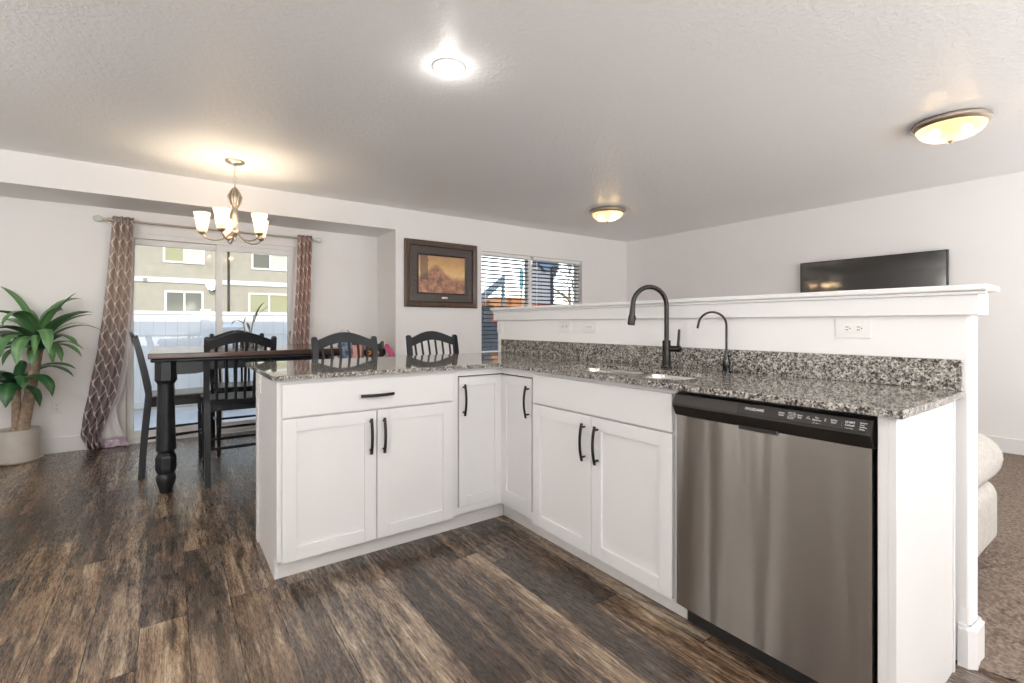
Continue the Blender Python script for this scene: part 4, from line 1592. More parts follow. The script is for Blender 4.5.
    for nm_, pts in (('stretcher', [(-0.185, 0.169, 0.245), (0.185, 0.169, 0.245)]), ('stretcher', [(-0.2, -0.212, 0.255), (0.2, -0.212, 0.255)]),
                     ('stretcher', [(-0.2, -0.205, 0.285), (-0.182, 0.169, 0.295)]), ('stretcher', [(0.2, -0.205, 0.285), (0.182, 0.169, 0.295)]),
                     ):
        bm = B(); a, b_ = V3(pts[0]), V3(pts[1])
        tube(bm, [a, a.lerp(b_, 0.3), a.lerp(b_, 0.5), a.lerp(b_, 0.7), b_], [0.008, 0.0105, 0.0115, 0.0105, 0.008], 10)
        obj(nm_, bm, M['chair'], root)
    return root


GC = 'black slat-back counter-height chairs'
chair = make_chair()
chair['group'] = GC
chair['label'] = 'black chair at the table with its back to the kitchen, beyond the peninsula end'
chair.location = (0.418, 4.162, 0)
chair.rotation_euler = (0, 0, 0)
dup(chair, (0.05, 4.66, 0), -PI / 2 + 0.03, 'black chair seen side-on at the table, beside the hanging curtain', GC)
dup(chair, (0.525, 4.965, 0), PI, 'black chair across the table, before the patio door, facing the kitchen', GC)
dup(chair, (1.017, 3.20, 0), PI, 'black chair pushed up to the peninsula between dining table and framed painting', GC)
dup(chair, (1.765, 3.33, 0), PI, 'black chair at the peninsula standing just below the framed painting', GC)

# ------------------------------------------------------------------ curtains and rod
rod = thing('curtain_rod', 'slim brushed metal curtain rod with glass ball finials above the patio door', 'curtain rod', (0.43, 5.685, 2.09))
bm = B(); tube(bm, [(-0.47, 5.685, 2.09), (1.32, 5.685, 2.09)], 0.0095, 14)
obj('pole', bm, M['nickel'], rod)
M['ballglass'] = mat('pale_glass_ball', (0.66, 0.72, 0.66), 0.15, 0.0, 0.6)
for x_, s in ((-0.47, -1), (1.32, 1)):
    bm = B()
    Mx = Matrix.Translation((x_, 5.685, 2.09)) @ Matrix.Rotation(s * PI / 2, 4, 'Y')
    lathe(bm, [(0, 0), (0.014, 0), (0.014, 0.012), (0.010, 0.016), (0.022, 0.03), (0.030, 0.05), (0.026, 0.075), (0.012, 0.09), (0, 0.092)], 0, 0, 0, 18, Mx)
    obj('finial', bm, M['ballglass'], rod)
for x_ in (-0.445, 1.30):
    bm = B(); box(bm, x_ - 0.008, x_ + 0.008, 5.685, YD, 2.08, 2.10, 0.002); box(bm, x_ - 0.02, x_ + 0.02, YD - 0.006, YD, 2.06, 2.12, 0.002)
    obj('bracket', bm, M['nickel'], rod)


def sheet(name, edge, parent, mt, folds, amp, z0, z1, y, ny=60, nx=60, phase=0.0, usc=0.6, thick=0.003):
    """edge(z) -> (xl, xr) of the gathered cloth at height z"""
    b_ = B()
    uvl = b_.loops.layers.uv.new('uv')
    G = []
    for j in range(ny + 1):
        z = z1 + (z0 - z1) * j / ny
        a, b2 = edge(z)
        row = []
        for i in range(nx + 1):
            s = i / nx
            x = a + (b2 - a) * s
            wv = amp * math.cos(2 * PI * folds * s + phase + 0.35 * math.sin(z * 2.1))
            row.append(b_.verts.new((x, y + wv, z)))
        G.append(row)
    for j in range(ny):
        for i in range(nx):
            f_ = b_.faces.new((G[j][i], G[j][i + 1], G[j + 1][i + 1], G[j + 1][i]))
            for lp, (jj, ii) in zip(f_.loops, ((j, i), (j, i + 1), (j + 1, i + 1), (j + 1, i))):
                lp[uvl].uv = (ii / nx * usc, 1 - jj / ny)
    o = obj(name, b_, mt, parent, True, 180)
    sm = o.modifiers.new('thick', 'SOLIDIFY')
    sm.thickness = thick
    sm.offset = 0
    return o


def interp(tab):
    def fn(z):
        for (z1, a1, b1), (z2, a2, b2) in zip(tab, tab[1:]):
            if z <= z1 and z >= z2:
                q = (z1 - z) / (z1 - z2)
                q = q * q * (3 - 2 * q) * 0.4 + q * 0.6
                return a1 + (a2 - a1) * q, b1 + (b2 - b1) * q
        return tab[-1][1:] if z < tab[-1][0] else tab[0][1:]
    return fn


cu = thing('curtain', 'long taupe trellis-pattern curtain swept aside, its white lining showing at the floor', 'curtain', (-0.42, 5.66, 0))
ed = interp([(2.125, -0.425, -0.272), (1.7, -0.455, -0.283), (1.3, -0.485, -0.30), (0.9, -0.53, -0.335), (0.55, -0.585, -0.385), (0.3, -0.628, -0.45), (0.14, -0.645, -0.51), (0.02, -0.60, -0.50)])
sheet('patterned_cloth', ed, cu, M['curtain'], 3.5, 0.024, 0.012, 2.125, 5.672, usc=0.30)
ed2 = interp([(1.95, -0.30, -0.262), (1.3, -0.33, -0.272), (0.9, -0.36, -0.30), (0.55, -0.42, -0.345), (0.36, -0.47, -0.40), (0.24, -0.49, -0.385), (0.075, -0.505, -0.325)])
ln = sheet('white_lining', ed2, cu, M['lining'], 1.5, 0.012, 0.075, 1.95, 5.70, ny=50, nx=24)
ed3 = interp([(0.075, -0.505, -0.325), (0.008, -0.51, -0.305)])
sheet('lilac_hem', ed3, cu, M['hem'], 1.5, 0.012, 0.008, 0.075, 5.70, ny=6, nx=24)
for k in range(5):
    bm = B(); lathe(bm, [(0.016, -0.004), (0.023, -0.004), (0.023, 0.004), (0.016, 0.004), (0.016, -0.004)], 0, 0, 0, 16, Matrix.Translation((-0.41 + 0.031 * k, 5.685, 2.09)) @ Matrix.Rotation(PI / 2, 4, 'Y'))
    obj('grommet', bm, M['nickel'], cu)
cu = thing('curtain', 'narrow rust and taupe trellis-pattern curtain hanging straight, by the switch plate', 'curtain', (1.2, 5.66, 0))
ed = interp([(2.125, 1.155, 1.295), (1.6, 1.14, 1.285), (0.9, 1.10, 1.265), (0.012, 1.07, 1.25)])
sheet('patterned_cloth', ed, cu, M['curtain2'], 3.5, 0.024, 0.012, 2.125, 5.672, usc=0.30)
ed2 = interp([(2.0, 1.14, 1.17), (1.2, 1.10, 1.14), (0.6, 1.05, 1.12), (0.012, 1.02, 1.10)])
sheet('white_lining', ed2, cu, M['lining'], 1.0, 0.01, 0.012, 2.0, 5.705, ny=40, nx=16)
for k in range(5):
    bm = B(); lathe(bm, [(0.016, -0.004), (0.023, -0.004), (0.023, 0.004), (0.016, 0.004), (0.016, -0.004)], 0, 0, 0, 16, Matrix.Translation((1.165 + 0.03 * k, 5.685, 2.09)) @ Matrix.Rotation(PI / 2, 4, 'Y'))
    obj('grommet', bm, M['nickel'], cu)


# ------------------------------------------------------------------ plants
def leaf(bm, uvl, p, az, el, L, W, droop, twist=0.0, n=11, clear=None):
    """one arching strap leaf"""
    p = V3(p)
    d = V3((math.cos(az) * math.cos(el), math.sin(az) * math.cos(el), math.sin(el)))
    side0 = V3((-math.sin(az), math.cos(az), 0))
    rows = []
    st = L / n
    for i in range(n + 1):
        s = i / n
        w = W * (0.30 + 0.70 * math.sin(PI * min(1, s * 0.86 + 0.12)) ** 0.8) * (1 if s < 0.8 else max(0.03, 1 - ((s - 0.8) / 0.2) ** 1.7))
        up_ = side0.cross(d).normalized()
        sd = (side0 * math.cos(twist * s) + up_ * math.sin(twist * s))
        rows.append([bm.verts.new(clear(q) if clear else q) for q in (p - sd * w / 2 + up_ * w * 0.13, p.copy(), p + sd * w / 2 + up_ * w * 0.13)])
        p = p + d * st
        el2 = droop * st / L * (0.5 + 1.3 * s)
        h = V3((d.x, d.y, 0))
        e_now = math.atan2(d.z, h.length) - el2
        hd = h.normalized() if h.length > 1e-5 else V3((math.cos(az), math.sin(az), 0))
        if e_now < -PI / 2 + 0.05:
            e_now = -PI / 2 + 0.05
        d = V3((hd.x * math.cos(e_now), hd.y * math.cos(e_now), math.sin(e_now)))
    for i in range(n):
        for k in range(2):
            f_ = bm.faces.new((rows[i][k], rows[i][k + 1], rows[i + 1][k + 1], rows[i + 1][k]))
            for lp, (ii, kk) in zip(f_.loops, ((i, k), (i, k + 1), (i + 1, k + 1), (i + 1, k))):
                lp[uvl].uv = (kk / 2, ii / n)


PXc, PYc = -1.02, 5.60
pl = thing('potted_corn_plant', 'tall corn plant with arching strap leaves in a cream pot by the curtain', 'plant', (PXc, PYc, 0))
bm = B(); lathe(bm, [(0, 0.022), (0.122, 0.022), (0.128, 0.03), (0.137, 0.262), (0.137, 0.268), (0.129, 0.268), (0.125, 0.25), (0.0, 0.25)], PXc, PYc, 0, 40)
obj('pot', bm, M['pot'], pl)
bm = B(); lathe(bm, [(0, 0), (0.134, 0), (0.150, 0.012), (0.154, 0.026), (0.147, 0.028), (0.136, 0.0215), (0, 0.0215)], PXc, PYc, 0, 40)
obj('saucer', bm, M['pot'], pl)
bm = B(); lathe(bm, [(0.1255, 0.235), (0.09, 0.245), (0, 0.248)], PXc, PYc, 0, 24)
obj('soil', bm, M['soil'], pl)
tp = V3((-0.885, 5.50, 0.93))
bm = B()
tube(bm, [(-1.0, 5.585, 0.20), (-0.968, 5.56, 0.38), (-0.935, 5.54, 0.60), (-0.905, 5.515, 0.80), tp, tp + V3((0.005, -0.004, 0.07))], [0.040, 0.038, 0.036, 0.035, 0.034, 0.02], 14)
obj('trunk', bm, M['bark'], pl)
tp2 = V3((-1.03, 5.60, 0.61))
bm = B(); tube(bm, [(-1.03, 5.60, 0.20), (-1.03, 5.60, 0.4), tp2, tp2 + V3((0, 0, 0.04))], [0.030, 0.029, 0.028, 0.016], 12)
obj('trunk', bm, M['bark'], pl)
rl_ = random.Random(11)


def keep(q):
    return V3((q.x, min(q.y, YD - 0.012), max(q.z, 0.30)))


bm = B(); uvl = bm.loops.layers.uv.new('uv')
T = tp + V3((0.005, -0.004, 0.03))
rt = -0.6221                          # azimuth of the kitchen viewer's right-hand side
spec = []
# (azimuth offset from viewer-right, start elevation, length, width, droop)
for a, el, L, W_, dr_ in ((8, 58, .46, .075, 1.3), (20, 45, .44, .08, 1.6), (-12, 38, .42, .085, 1.8), (-2, 52, .43, .07, 1.25), (2, 30, .34, .075, 1.6),
                          (40, 74, .48, .06, .7), (75, 80, .50, .07, 1.6), (120, 76, .46, .08, 2.4), (150, 66, .46, .075, 1.2), (165, 52, .48, .08, 1.6),
                          (185, 45, .46, .085, 1.8), (200, 35, .42, .085, 2.0), (172, 66, .5, .06, .9),
                          (-35, 42, .46, .09, 2.7), (-62, 40, .46, .10, 3.0), (-88, 42, .47, .105, 3.0), (-112, 44, .46, .10, 2.9), (-140, 40, .46, .095, 2.6),
                          (-75, 66, .50, .085, 2.6), (-105, 70, .52, .085, 2.4), (-28, 28, .36, .075, 2.4), (-155, 30, .42, .09, 2.3), (-50, 20, .30, .08, 2.3), (-100, 18, .30, .08, 2.2), (-130, 20, .32, .085, 2.2), (-15, 10, .34, .065, 1.9), (-70, 84, .5, .06, 1.9), (-20, 62, .44, .055, 1.5), (28, 60, .42, .05, 1.2), (-45, 30, .40, .06, 2.2), (-98, 30, .40, .07, 2.6), (-125, 55, .46, .06, 2.4), (-6, 20, .38, .05, 1.5), (60, 50, .36, .05, 1.4)):
    leaf(bm, uvl, T + V3((0, 0, rl_.uniform(-0.05, 0.05))), rt + math.radians(a + rl_.uniform(-5, 5)), math.radians(el + 8), L * 1.17, W_ * 0.98, dr_ * 1.08, rl_.uniform(-.5, .5), 12, keep)
obj('foliage', bm, M['leaf'], pl, True, 180)
bm = B(); uvl = bm.loops.layers.uv.new('uv')
for a, el, L, W_, dr_ in ((5, 48, .46, .075, 1.9), (-8, 38, .44, .08, 2.4), (15, 55, .42, .07, 1.8), (-20, 25, .36, .08, 2.3), (-60, 40, .38, .095, 3.0), (-95, 42, .38, .10, 3.0), (-125, 40, .38, .095, 2.9),
                          (-150, 45, .40, .085, 2.4), (175, 50, .42, .08, 2.0), (190, 35, .40, .085, 2.2), (-80, 65, .36, .08, 2.6), (120, 70, .36, .06, 1.6), (-35, 55, .40, .075, 2.4), (-165, 62, .40, .07, 1.8)):
    leaf(bm, uvl, tp2 + V3((0, 0, rl_.uniform(-0.02, 0.04))), rt + math.radians(a + rl_.uniform(-5, 5)), math.radians(el), L * 1.15, W_ * 1.15, dr_, rl_.uniform(-.5, .5), 12, keep)
obj('foliage', bm, M['leaf_dark'], pl, True, 180)

# bamboo stalks in a pebble vase on the table
vx, vy = 0.52, 4.42
bp_ = thing('vase_plant', 'thin green stalks with a few leaves in a glass vase of pebbles on the table', 'plant', (vx, vy, TZ))
bm = B(); lathe(bm, [(0, 0.0), (0.040, 0.0), (0.044, 0.006), (0.046, 0.07), (0.044, 0.10), (0.042, 0.10), (0.043, 0.07), (0.041, 0.008), (0, 0.008)], vx, vy, TZ, 24)
obj('vase', bm, glass_pane_material('vase_glass', (0.9, 0.93, 0.93)), bp_)
bm = B()
for k in range(60):
    a, r_ = rl_.uniform(0, 2 * PI), 0.034 * math.sqrt(rl_.random())
    sphere(bm, (vx + r_ * math.cos(a), vy + r_ * math.sin(a), TZ + 0.014 + rl_.random() * 0.04), rl_.uniform(.005, .008), 8)
peb = obj('pebbles', bm, mat_noisy('rose_pebbles', g((196, 150, 138)), g((120, 84, 70)), 60, 0.5), bp_)
peb['kind'] = 'stuff'
M['stalk'] = mat_noisy('bamboo_stalk', g((104, 112, 66)), g((150, 150, 104)), 40, 0.4)
tips = []
for dx, dy, h, lean in ((-0.012, 0.0, 0.20, -0.02), (0.014, 0.006, 0.26, 0.03), (0.004, -0.012, 0.15, 0.005)):
    bm = B()
    pts = [(vx + dx, vy + dy, TZ + 0.012), (vx + dx + lean * .3, vy + dy, TZ + h * .5), (vx + dx + lean, vy + dy, TZ + h)]
    tube(bm, pts, [0.0055, 0.0055, 0.005], 8)
    obj('stalk', bm, M['stalk'], bp_)
    tips.append(V3(pts[-1]))
bm = B(); uvl = bm.loops.layers.uv.new('uv')
for tpq, a, el, L, dr_ in ((tips[0], 165, 35, .15, 2.2), (tips[0] + V3((0, 0, -.03)), 190, -20, .12, .8), (tips[1], 12, 66, .14, .5), (tips[1] + V3((0, 0, -.02)), 25, 52, .16, .5), (tips[1] + V3((0, 0, -.05)), 5, 78, .15, .4), (tips[0], 60, 80, .06, .4), (tips[2], 150, 70, .07, .6)):
    leaf(bm, uvl, tpq, rt + math.radians(a), math.radians(el), L, 0.022, dr_, 0.2, 8)
obj('foliage', bm, leaf_material('olive_leaf', g((92, 98, 66)), g((128, 130, 92))), bp_, True, 180)

# ------------------------------------------------------------------ bench and toys in the alcove corner
be = thing('storage_bench', 'white storage bench with toys on it in the alcove beyond the table', 'bench', (1.66, 5.44, 0))
bm = B(); box(bm, 1.34, 2.06, 5.16, 5.72, 0.03, 0.72, 0.004)
obj('body', bm, M['trim'], be)
bm = B(); box(bm, 1.325, 2.068, 5.145, 5.74, 0.72, 0.75, 0.006)
obj('lid', bm, M['trim'], be)
for x_ in (1.38, 2.02):
    for y_ in (5.2, 5.68):
        bm = B(); box(bm, x_ - 0.025, x_ + 0.025, y_ - 0.025, y_ + 0.025, 0, 0.03)
        obj('foot', bm, M['trim'], be, False)
BT = 0.7505
tk = thing('toy_truck', 'dark teal toy truck with orange wheel hubs on the bench beyond the chairs', 'toy', (1.875, 5.27, BT))
ux, uy = V3((0.8127, -0.5827, 0)), V3((0.5827, 0.8127, 0))     # along the truck, and away from the kitchen
def tkp(a, b_, z): return V3((1.89, 5.29, BT)) + ux * a + uy * b_ + V3((0, 0, z))
FT = Frame((1.89, 5.29, BT), ux * 0.85, -uy * 0.85)
M['teal'] = mat('dark_teal_plastic', g((30, 58, 66)), 0.35)
M['orange'] = mat('orange_plastic', g((236, 140, 40)), 0.35)
bm = B()
prism(bm, [(-0.115, 0.10), (-0.115, 0.135), (-0.085, 0.145), (-0.07, 0.178), (0.0, 0.182), (0.02, 0.15), (0.075, 0.165), (0.09, 0.195), (0.10, 0.19), (0.105, 0.10)], lambda a, z, w: FT.p(a, z, w), -0.06, 0.05, 0.004)
obj('body', bm, M['teal'], tk)
for a in (-0.055, 0.045):
    for w in (-0.065, 0.06):
        bm = B()
        Mx = Matrix.Translation(FT.p(a, 0.0655, w)) @ Matrix.Rotation(math.atan2(-uy.y, -uy.x), 4, 'Z') @ Matrix.Rotation(PI / 2, 4, 'Y')
        lathe(bm, [(0.0, -0.022), (0.05, -0.022), (0.0635, -0.013), (0.0635, 0.013), (0.05, 0.022), (0.0, 0.022)], 0, 0, 0, 20, Mx)
        wh = obj('wheel', bm, M['rubber'], tk)
        bm = B()
        s = 1 if w > 0 else -1
        lathe(bm, [(0.010, s * 0.0235), (0.026, s * 0.0235), (0.026, s * 0.026), (0.010, s * 0.026), (0.010, s * 0.0235)], 0, 0, 0, 18, Mx)
        obj('hub', bm, M['orange'], wh)
pk = thing('toy_ramp', 'small bright pink plastic toy slide leaning next to the toy truck', 'toy', (2.0, 5.24, BT))
FK = Frame((2.015, 5.175, BT), ux * 0.9 + uy * 0.1, -uy)
M['pink'] = mat('pink_plastic', g((226, 72, 140)), 0.35)
bm = B()
prism(bm, [(-0.05, 0.158), (-0.035, 0.165), (0.045, 0.05), (0.055, 0.018), (0.02, 0.018), (-0.06, 0.125)], lambda a, z, w: FK.p(a, z, w), -0.035, 0.025, 0.003)
obj('slide', bm, M['pink'], pk)
bm = B(); fbox(bm, FK, -0.02, 0.06, 0.0, 0.03, -0.04, 0.03, 0.005)
obj('base', bm, mat('magenta_plastic', g((178, 20, 100)), 0.4), pk)
pb = thing('toy_box', 'small pale pink box with a dark brown lid beside the toy truck', 'toy box', (1.74, 5.36, BT))
FB = Frame((1.735, 5.40, BT), ux, -uy)
bm = B(); fbox(bm, FB, -0.068, 0.05, 0.0, 0.150, -0.06, 0.05, 0.005)
obj('body', bm, mat_noisy('pale_pink_card', g((232, 176, 164)), g((214, 142, 132)), 25, 0.6), pb)
bm = B(); fbox(bm, FB, -0.06, 0.03, 0.150, 0.20, -0.05, 0.04, 0.008)
obj('lid', bm, mat('dark_brown_card', g((52, 36, 30)), 0.6), pb)
dn = thing('denim_bag', 'upright blue denim bag with a white cloth on top seen through chair slats', 'bag', (1.6, 5.4, BT))
M['denim'] = mat_noisy('blue_denim', g((62, 80, 108)), g((150, 168, 192)), 18, 0.85, 0.2, 200, 0.002)
FN = Frame((1.60, 5.44, BT), ux, -uy)
bm = B()
for q in range(1):
    rows = []
    for j, (z, hw_, hd_) in enumerate(((0.0, 0.075, 0.05), (0.06, 0.085, 0.055), (0.14, 0.078, 0.05), (0.21, 0.062, 0.038), (0.255, 0.045, 0.022))):
        rows.append([bm.verts.new(FN.p(hw_ * math.copysign(abs(math.cos(th)) ** 0.6, math.cos(th)) + 0.004 * math.sin(3 * th + j), z, hd_ * math.copysign(abs(math.sin(th)) ** 0.6, math.sin(th)))) for th in [2 * PI * k / 20 for k in range(20)]])
    for j in range(len(rows) - 1):
        for k in range(20):
            bm.faces.new((rows[j][k], rows[j][(k + 1) % 20], rows[j + 1][(k + 1) % 20], rows[j + 1][k]))
    bm.faces.new(rows[0][::-1]); bm.faces.new(rows[-1])
obj('pouch', bm, M['denim'], dn)
bm = B()
sphere(bm, FN.p(-0.01, 0.285, 0.0), 0.05, 16, 0.75)
obj('white_cloth', bm, mat('white_cotton', (0.85, 0.84, 0.83), 0.8), dn)
bm = B(); tube(bm, [FN.p(-0.035, 0.24, 0.03), FN.p(-0.02, 0.285, 0.035), FN.p(0.03, 0.312, 0.0), FN.p(0.05, 0.29, 0.0), FN.p(0.045, 0.23, 0.01)], 0.006, 8)
obj('strap', bm, mat('grey_strap', g((92, 92, 90)), 0.7), dn)

# ------------------------------------------------------------------ sofa behind the half wall
sf = thing('sofa', 'cream overstuffed sofa with a rolled arm behind the half wall', 'sofa', (2.85, 1.6, 0))
SX_0, SX_1, SYn, SYf_ = 2.36, 3.42, 0.50, 2.75
bm = B(); box(bm, SX_0 + 0.04, SX_1 - 0.06, SYn + 0.06, SYf_ - 0.06, 0.05, 0.30, 0.03, 3)
obj('base', bm, M['sofa'], sf)
bm = B(); box(bm, SX_0, SX_0 + 0.26, SYn + 0.1, SYf_ - 0.1, 0.25, 0.92, 0.09, 5)
obj('backrest', bm, M['sofa'], sf)


def arm_part(y0, y1):
    b_ = B()
    box(b_, SX_0 + 0.03, SX_1 - 0.03, y0 + 0.02, y1 - 0.02, 0.04, 0.36, 0.07, 5)
    ym = (y0 + y1) / 2
    pts = [(SX_0 + 0.02, ym, 0.46), (SX_0 + 0.06, ym, 0.46), (2.8, ym, 0.465), (SX_1 - 0.14, ym, 0.47), (SX_1 - 0.05, ym, 0.465), (SX_1 + 0.0, ym, 0.455), (SX_1 + 0.03, ym, 0.45)]
    tube(b_, pts, [0.08, 0.12, 0.13, 0.135, 0.125, 0.09, 0.03], 24, [0.10, 0.15, 0.16, 0.165, 0.155, 0.11, 0.04], (0, 0, 1))
    return obj('arm', b_, M['sofa'], sf)


arm_part(SYn, SYn + 0.32)
arm_part(SYf_ - 0.32, SYf_)
for k in range(2):
    y0 = SYn + 0.32 + k * 0.805
    bm = B(); box(bm, SX_0 + 0.2, SX_1 + 0.02, y0, y0 + 0.8, 0.29, 0.50, 0.06, 5)
    obj('seat_cushion', bm, M['sofa'], sf)
    bm = B(); box(bm, SX_0 + 0.16, SX_0 + 0.40, y0 + 0.01, y0 + 0.79, 0.47, 0.95, 0.09, 5)
    obj('back_cushion', bm, M['sofa'], sf)
for x_ in (SX_0 + 0.1, SX_1 - 0.12):
    for y_ in (SYn + 0.12, SYf_ - 0.12):
        bm = B(); lathe(bm, [(0, 0.0), (0.022, 0.0), (0.028, 0.06), (0, 0.06)], x_, y_, 0.0, 14)
        obj('foot', bm, M['black_metal'], sf)

# ------------------------------------------------------------------ outside
M['concrete'] = mat_noisy('patio_concrete', (0.45, 0.45, 0.44), (0.52, 0.52, 0.51), 4, 0.85)
M['gravel'] = mat_noisy('yard_ground', (0.34, 0.30, 0.25), (0.42, 0.37, 0.31), 3, 0.95)
bm = B(); box(bm, -14, 40, YD + 0.15, 60, -0.30, -0.16)
struct('ground', bm, M['gravel'], None, 'pale bare ground of the yard outside', 'ground')
bm = B(); box(bm, -3, 3.2, YD + 0.15, 8.6, -0.1599, -0.10)
struct('patio_floor', bm, M['concrete'], None, 'grey concrete patio outside the sliding door', 'patio')

FYy = 9.0
fe = thing('vinyl_fence', 'white vinyl privacy fence across the yard behind the patio door', 'fence', (1, FYy, -0.16))
bm = B()
x_ = -5.0
while x_ < 5.2:
    box(bm, x_, x_ + 0.147, FYy + 0.01, FYy + 0.035, -0.10, 1.30)
    x_ += 0.15
obj('board_panel', bm, M['white_vinyl'], fe, False)
for z0_, z1_ in ((1.285, 1.335), (0.965, 0.985), (-0.12, -0.02)):
    bm = B(); box(bm, -5.0, 5.2, FYy - 0.015, FYy + 0.055, z0_, z1_, 0.004)
    obj('rail', bm, M['white_vinyl'], fe)
for x_ in (-4.9, -2.5, 0.46, 2.3, 5.1):
    bm = B(); box(bm, x_ - 0.06, x_ + 0.06, FYy - 0.035, FYy + 0.085, -0.16, 1.345, 0.004)
    po = obj('post', bm, M['white_vinyl'], fe)
    bm = B(); box(bm, x_ - 0.07, x_ + 0.07, FYy - 0.045, FYy + 0.095, 1.345, 1.37, 0.01)
    obj('post_cap', bm, M['white_vinyl'], po)

bin_ = thing('patio_bin', 'pale round plastic bin standing outside the patio door', 'bin', (0.70, 7.9, -0.16))
bm = B(); lathe(bm, [(0, 0), (0.13, 0), (0.155, 0.9), (0.165, 1.22), (0, 1.22)], 0.70, 7.9, -0.16, 28)
obj('drum', bm, mat('pale_blue_plastic', (0.62, 0.66, 0.70), 0.5), bin_)
bm = B(); lathe(bm, [(0, 1.222), (0.175, 1.222), (0.175, 1.255), (0.12, 1.29), (0, 1.30)], 0.70, 7.9, -0.16, 28)
obj('lid', bm, mat('pale_grey_plastic', (0.60, 0.63, 0.66), 0.5), bin_)

# neighbouring apartment block
BY = 14.0
M['taupe'] = mat_noisy('taupe_stucco', g((170, 163, 147)), g((178, 171, 155)), 6, 0.9, 0.3, 60, 0.004)
M['band'] = mat('white_band', (0.85, 0.84, 0.82), 0.6)
M['pane_dark'] = mat('window_pane_grey', g((112, 112, 100)), 0.08, 0, 0.7)
M['pane_pale'] = mat('window_pane_pale', g((206, 210, 196)), 0.12, 0, 0.6)
M['pane_olive'] = mat('window_pane_olive', g((168, 166, 128)), 0.12, 0, 0.6)
ab = thing('apartment_block', 'taupe stucco apartment block with white band beyond the yard fence', 'building', (1, BY, -0.16))
bm = B(); box(bm, -9, 5.6, BY, BY + 6, -0.16, 5.2)
obj('wall', bm, M['taupe'], ab, False)
bm = B(); box(bm, -9.02, 5.62, BY - 0.03, BY, 2.125, 2.24, 0.005)
obj('floor_band', bm, M['band'], ab, False)
bm = B(); box(bm, -9.2, 5.8, BY - 0.3, BY + 6.2, 5.2, 5.4)
obj('roof', bm, M['band'], ab, False)


def bwin(x0, x1, z0, z1, pa, pb_):
    b_ = B()
    q = 0.045
    box(b_, x0, x0 + q, BY - 0.03, BY + 0.0, z0, z1)
    box(b_, x1 - q, x1, BY - 0.03, BY + 0.0, z0, z1)
    box(b_, x0 + q, x1 - q, BY - 0.03, BY, z1 - q, z1)
    box(b_, x0 + q, x1 - q, BY - 0.03, BY, z0, z0 + q)
    xm = (x0 + x1) / 2
    box(b_, xm - 0.02, xm + 0.02, BY - 0.03, BY, z0 + q, z1 - q)
    w_ = obj('window', b_, M['band'], ab, False)
    for a, b2, mt in ((x0 + q, xm - 0.02, pa), (xm + 0.02, x1 - q, pb_)):
        b_ = B(); box(b_, a, b2, BY - 0.012, BY - 0.001, z0 + q, z1 - q)
        obj('pane', b_, mt, w_, False)


bwin(-0.13, 0.70, 2.60, 3.40, M['pane_olive'], M['pane_pale'])
bwin(1.72, 2.60, 2.555, 3.0, M['pane_dark'], M['pane_pale'])
bwin(-0.10, 0.68, 1.20, 1.935, M['pane_dark'], M['pane_dark'])
bwin(1.65, 2.62, 1.20, 1.945, M['pane_olive'], M['pane_olive'])
bwin(-3.4, -2.4, 2.60, 3.40, M['pane_dark'], M['pane_pale'])
bwin(-3.4, -2.4, 1.20, 1.935, M['pane_dark'], M['pane_dark'])
bm = B(); tube(bm, [(1.21, BY - 0.05, -0.1), (1.21, BY - 0.05, 5.2)], 0.03, 10)
obj('downspout', bm, M['plastic_black'], ab)
bm = B(); sphere(bm, (0.86, BY - 0.07, 1.98), 0.08, 14, 0.45); tube(bm, [(0.86, BY, 2.06), (0.86, BY - 0.07, 2.05), (0.86, BY - 0.07, 1.99)], 0.008, 6)
obj('wall_lamp', bm, M['plastic_black'], ab)
bm = B(); box(bm, -0.50, -0.42, BY - 0.07, BY - 0.03, 2.14, 2.21)
obj('junction_box', bm, mat('grey_box', (0.3, 0.3, 0.3), 0.6), ab, False)

# what the living window looks onto
hs = thing('neighbour_house', 'dark grey gabled house wing outside the living window', 'house', (11.0, 13.2, -0.16))
bm = B(); prism(bm, [(10.15, 13.0), (11.10, 13.0), (13.5, 15.8), (12.5, 15.8)], lambda a, y, z: (a, y, z), -0.16, 3.2)
obj('wall', bm, mat('grey_siding', g((150, 154, 164)), 0.8), hs, False)
bm = B()
prism(bm, [(10.1, 3.42), (11.3, 3.42), (10.72, 2.98)], lambda a, z, y: (a, y, z), 12.88, 13.0)
prism(bm, [(10.1, 12.9), (11.3, 12.9), (13.75, 15.9), (12.45, 15.9)], lambda a, y, z: (a, y, z), 3.2, 3.45)
obj('roof', bm, mat('blue_grey_roof', g((96, 116, 142)), 0.7), hs, False)
bm = B(); box(bm, 11.0, 11.1, 12.93, 13.0, -0.16, 3.2)
obj('corner_post', bm, mat('dark_trim', g((48, 54, 66)), 0.7), hs, False)
bm = B(); box(bm, 10.2, 10.99, 12.95, 13.0, 0.4, 1.85)
obj('red_panel', bm, mat('deep_red_paint', g((132, 44, 52)), 0.7), hs, False)
sh = thing('terracotta_shed', 'low orange and red shed outside the living window', 'shed', (8.3, 12, -0.16))
bm = B(); box(bm, 7.55, 9.4, 12.0, 13.0, -0.16, 1.62)
obj('wall', bm, mat_noisy('rusty_red_wall', g((128, 62, 54)), g((146, 76, 60)), 3, 0.8), sh, False)
bm = B(); prism(bm, [(7.35, 1.60), (9.55, 1.60), (9.5, 1.72), (9.0, 1.95), (7.9, 1.95), (7.4, 1.72)], lambda a, z, y: (a, y, z), 11.9, 13.1)
obj('roof', bm, mat_noisy('orange_tiles', g((180, 118, 76)), g((196, 138, 92)), 6, 0.8), sh, False)
bm = B(); box(bm, 8.2, 8.5, 11.97, 12.0, 1.3, 1.55)
obj('window', bm, mat('cream_pane', g((240, 226, 190)), 0.4), sh, False)
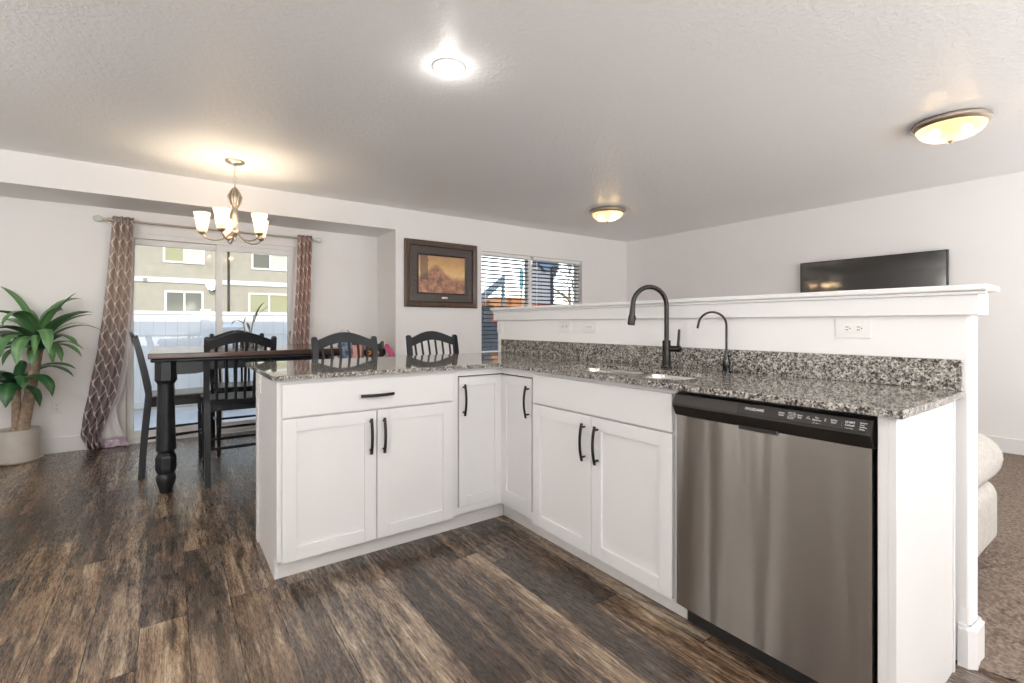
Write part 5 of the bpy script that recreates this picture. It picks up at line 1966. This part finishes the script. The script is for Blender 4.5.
st = thing('stair_rail', 'slanted blue-grey handrail with posts outside the living window', 'railing', (7.2, 11, -0.16))
bm = B(); prism(bm, [(6.3, 1.30), (6.3, 1.52), (7.62, 2.52), (7.62, 2.30)], lambda a, z, y: (a, y, z), 10.96, 11.04)
obj('handrail', bm, mat('blue_grey_paint', g((116, 132, 146)), 0.6), st, False)
for x_, z_ in ((6.4, 1.4), (7.58, 2.3)):
    bm = B(); box(bm, x_ - 0.04, x_ + 0.04, 10.97, 11.03, -0.16, z_)
    obj('post', bm, mat('blue_grey_paint', g((116, 132, 146)), 0.6), st, False)
tp_ = thing('teal_post', 'short teal banner post standing outside the living window', 'post', (8.37, 11.2, -0.16))
bm = B(); box(bm, 8.36, 8.39, 11.2, 11.23, -0.16, 2.75)
obj('pole', bm, mat('grey_pole', g((150, 160, 166)), 0.5), tp_, False)
bm = B(); box(bm, 8.31, 8.44, 11.19, 11.2, 2.22, 2.72)
obj('banner', bm, mat('teal_cloth', g((110, 168, 182)), 0.7), tp_, False)
sfn = thing('slate_fence', 'dark slate grey board fence close outside the living window', 'fence', (6, 8.4, -0.16))
bm = B()
x_ = 4.6
while x_ < 9.0:
    box(bm, x_, x_ + 0.14, 8.4, 8.43, -0.16, 1.16)
    x_ += 0.145
obj('board_panel', bm, mat_noisy('slate_boards', g((78, 88, 98)), g((92, 102, 112)), 4, 0.8), sfn, False)
bm = B(); box(bm, 4.6, 9.0, 8.38, 8.40, 0.9, 0.98)
obj('rail', bm, mat('slate_rail', g((78, 88, 98)), 0.8), sfn, False)
bnn = thing('chimney_stack', 'dark metal vent stack above the slate fence outside the living window', 'vent stack', (5.85, 9.2, -0.16))
bm = B(); box(bm, 5.78, 5.98, 9.15, 9.35, -0.16, 1.50)
obj('stack', bm, mat('dark_steel', g((70, 78, 90)), 0.6), bnn, False)
bm = B(); box(bm, 5.74, 6.02, 9.11, 9.39, 1.50, 1.57, 0.01)
obj('cap', bm, mat('dark_steel_cap', g((60, 66, 78)), 0.6), bnn)


def bare_tree(x, y, h, label, seed):
    t_ = thing('bare_tree', label, 'tree', (x, y, -0.16), 'trees outside the living window')
    rr_ = random.Random(seed)
    b_ = B()
    tube(b_, [(x, y, -0.16), (x + 0.05, y, h * 0.3), (x, y, h * 0.55)], [0.11, 0.08, 0.06], 8)
    obj('trunk', b_, M['bark'], t_)
    b_ = B()
    tips_ = []

    def grow(p, d, L, r, n):
        q = p + d * L
        mid = p + d * L * 0.5 + V3((rr_.uniform(-1, 1), rr_.uniform(-1, 1), rr_.uniform(-.5, .5))) * L * 0.08
        tube(b_, [p, mid, q], [r, r * 0.85, r * 0.65], 5)
        tips_.append(q)
        if n:
            for _ in range(3):
                nd = (d + V3((rr_.uniform(-1, 1), rr_.uniform(-1, 1), rr_.uniform(-.5, .7))) * 0.75).normalized()
                grow(q, nd, L * 0.7, r * 0.6, n - 1)
    for k in range(5):
        a = 2 * PI * k / 5
        grow(V3((x, y, h * (0.3 + 0.06 * k))), V3((math.cos(a), math.sin(a), 0.8)).normalized(), h * 0.15, 0.03, 3)
    obj('branches', b_, M['bark'], t_)
    b_ = B(); uvl_ = b_.loops.layers.uv.new('uv')
    for q in tips_:
        for _ in range(2):
            leaf(b_, uvl_, q, rr_.uniform(0, 6.28), rr_.uniform(-.5, .8), 0.10, 0.05, 0.8, 0, 3)
    f_ = obj('foliage', b_, leaf_material('autumn_leaf', g((140, 128, 74)), g((170, 152, 90))), t_, True, 180)
    f_['kind'] = 'stuff'


bare_tree(12.3, 13.1, 4.4, 'sparse leafy tree outside the window standing nearest, beside the grey house wing', 5)
bare_tree(17.4, 19.0, 5.6, 'thin tree farther off behind the grey house wing and nearer tree', 8)
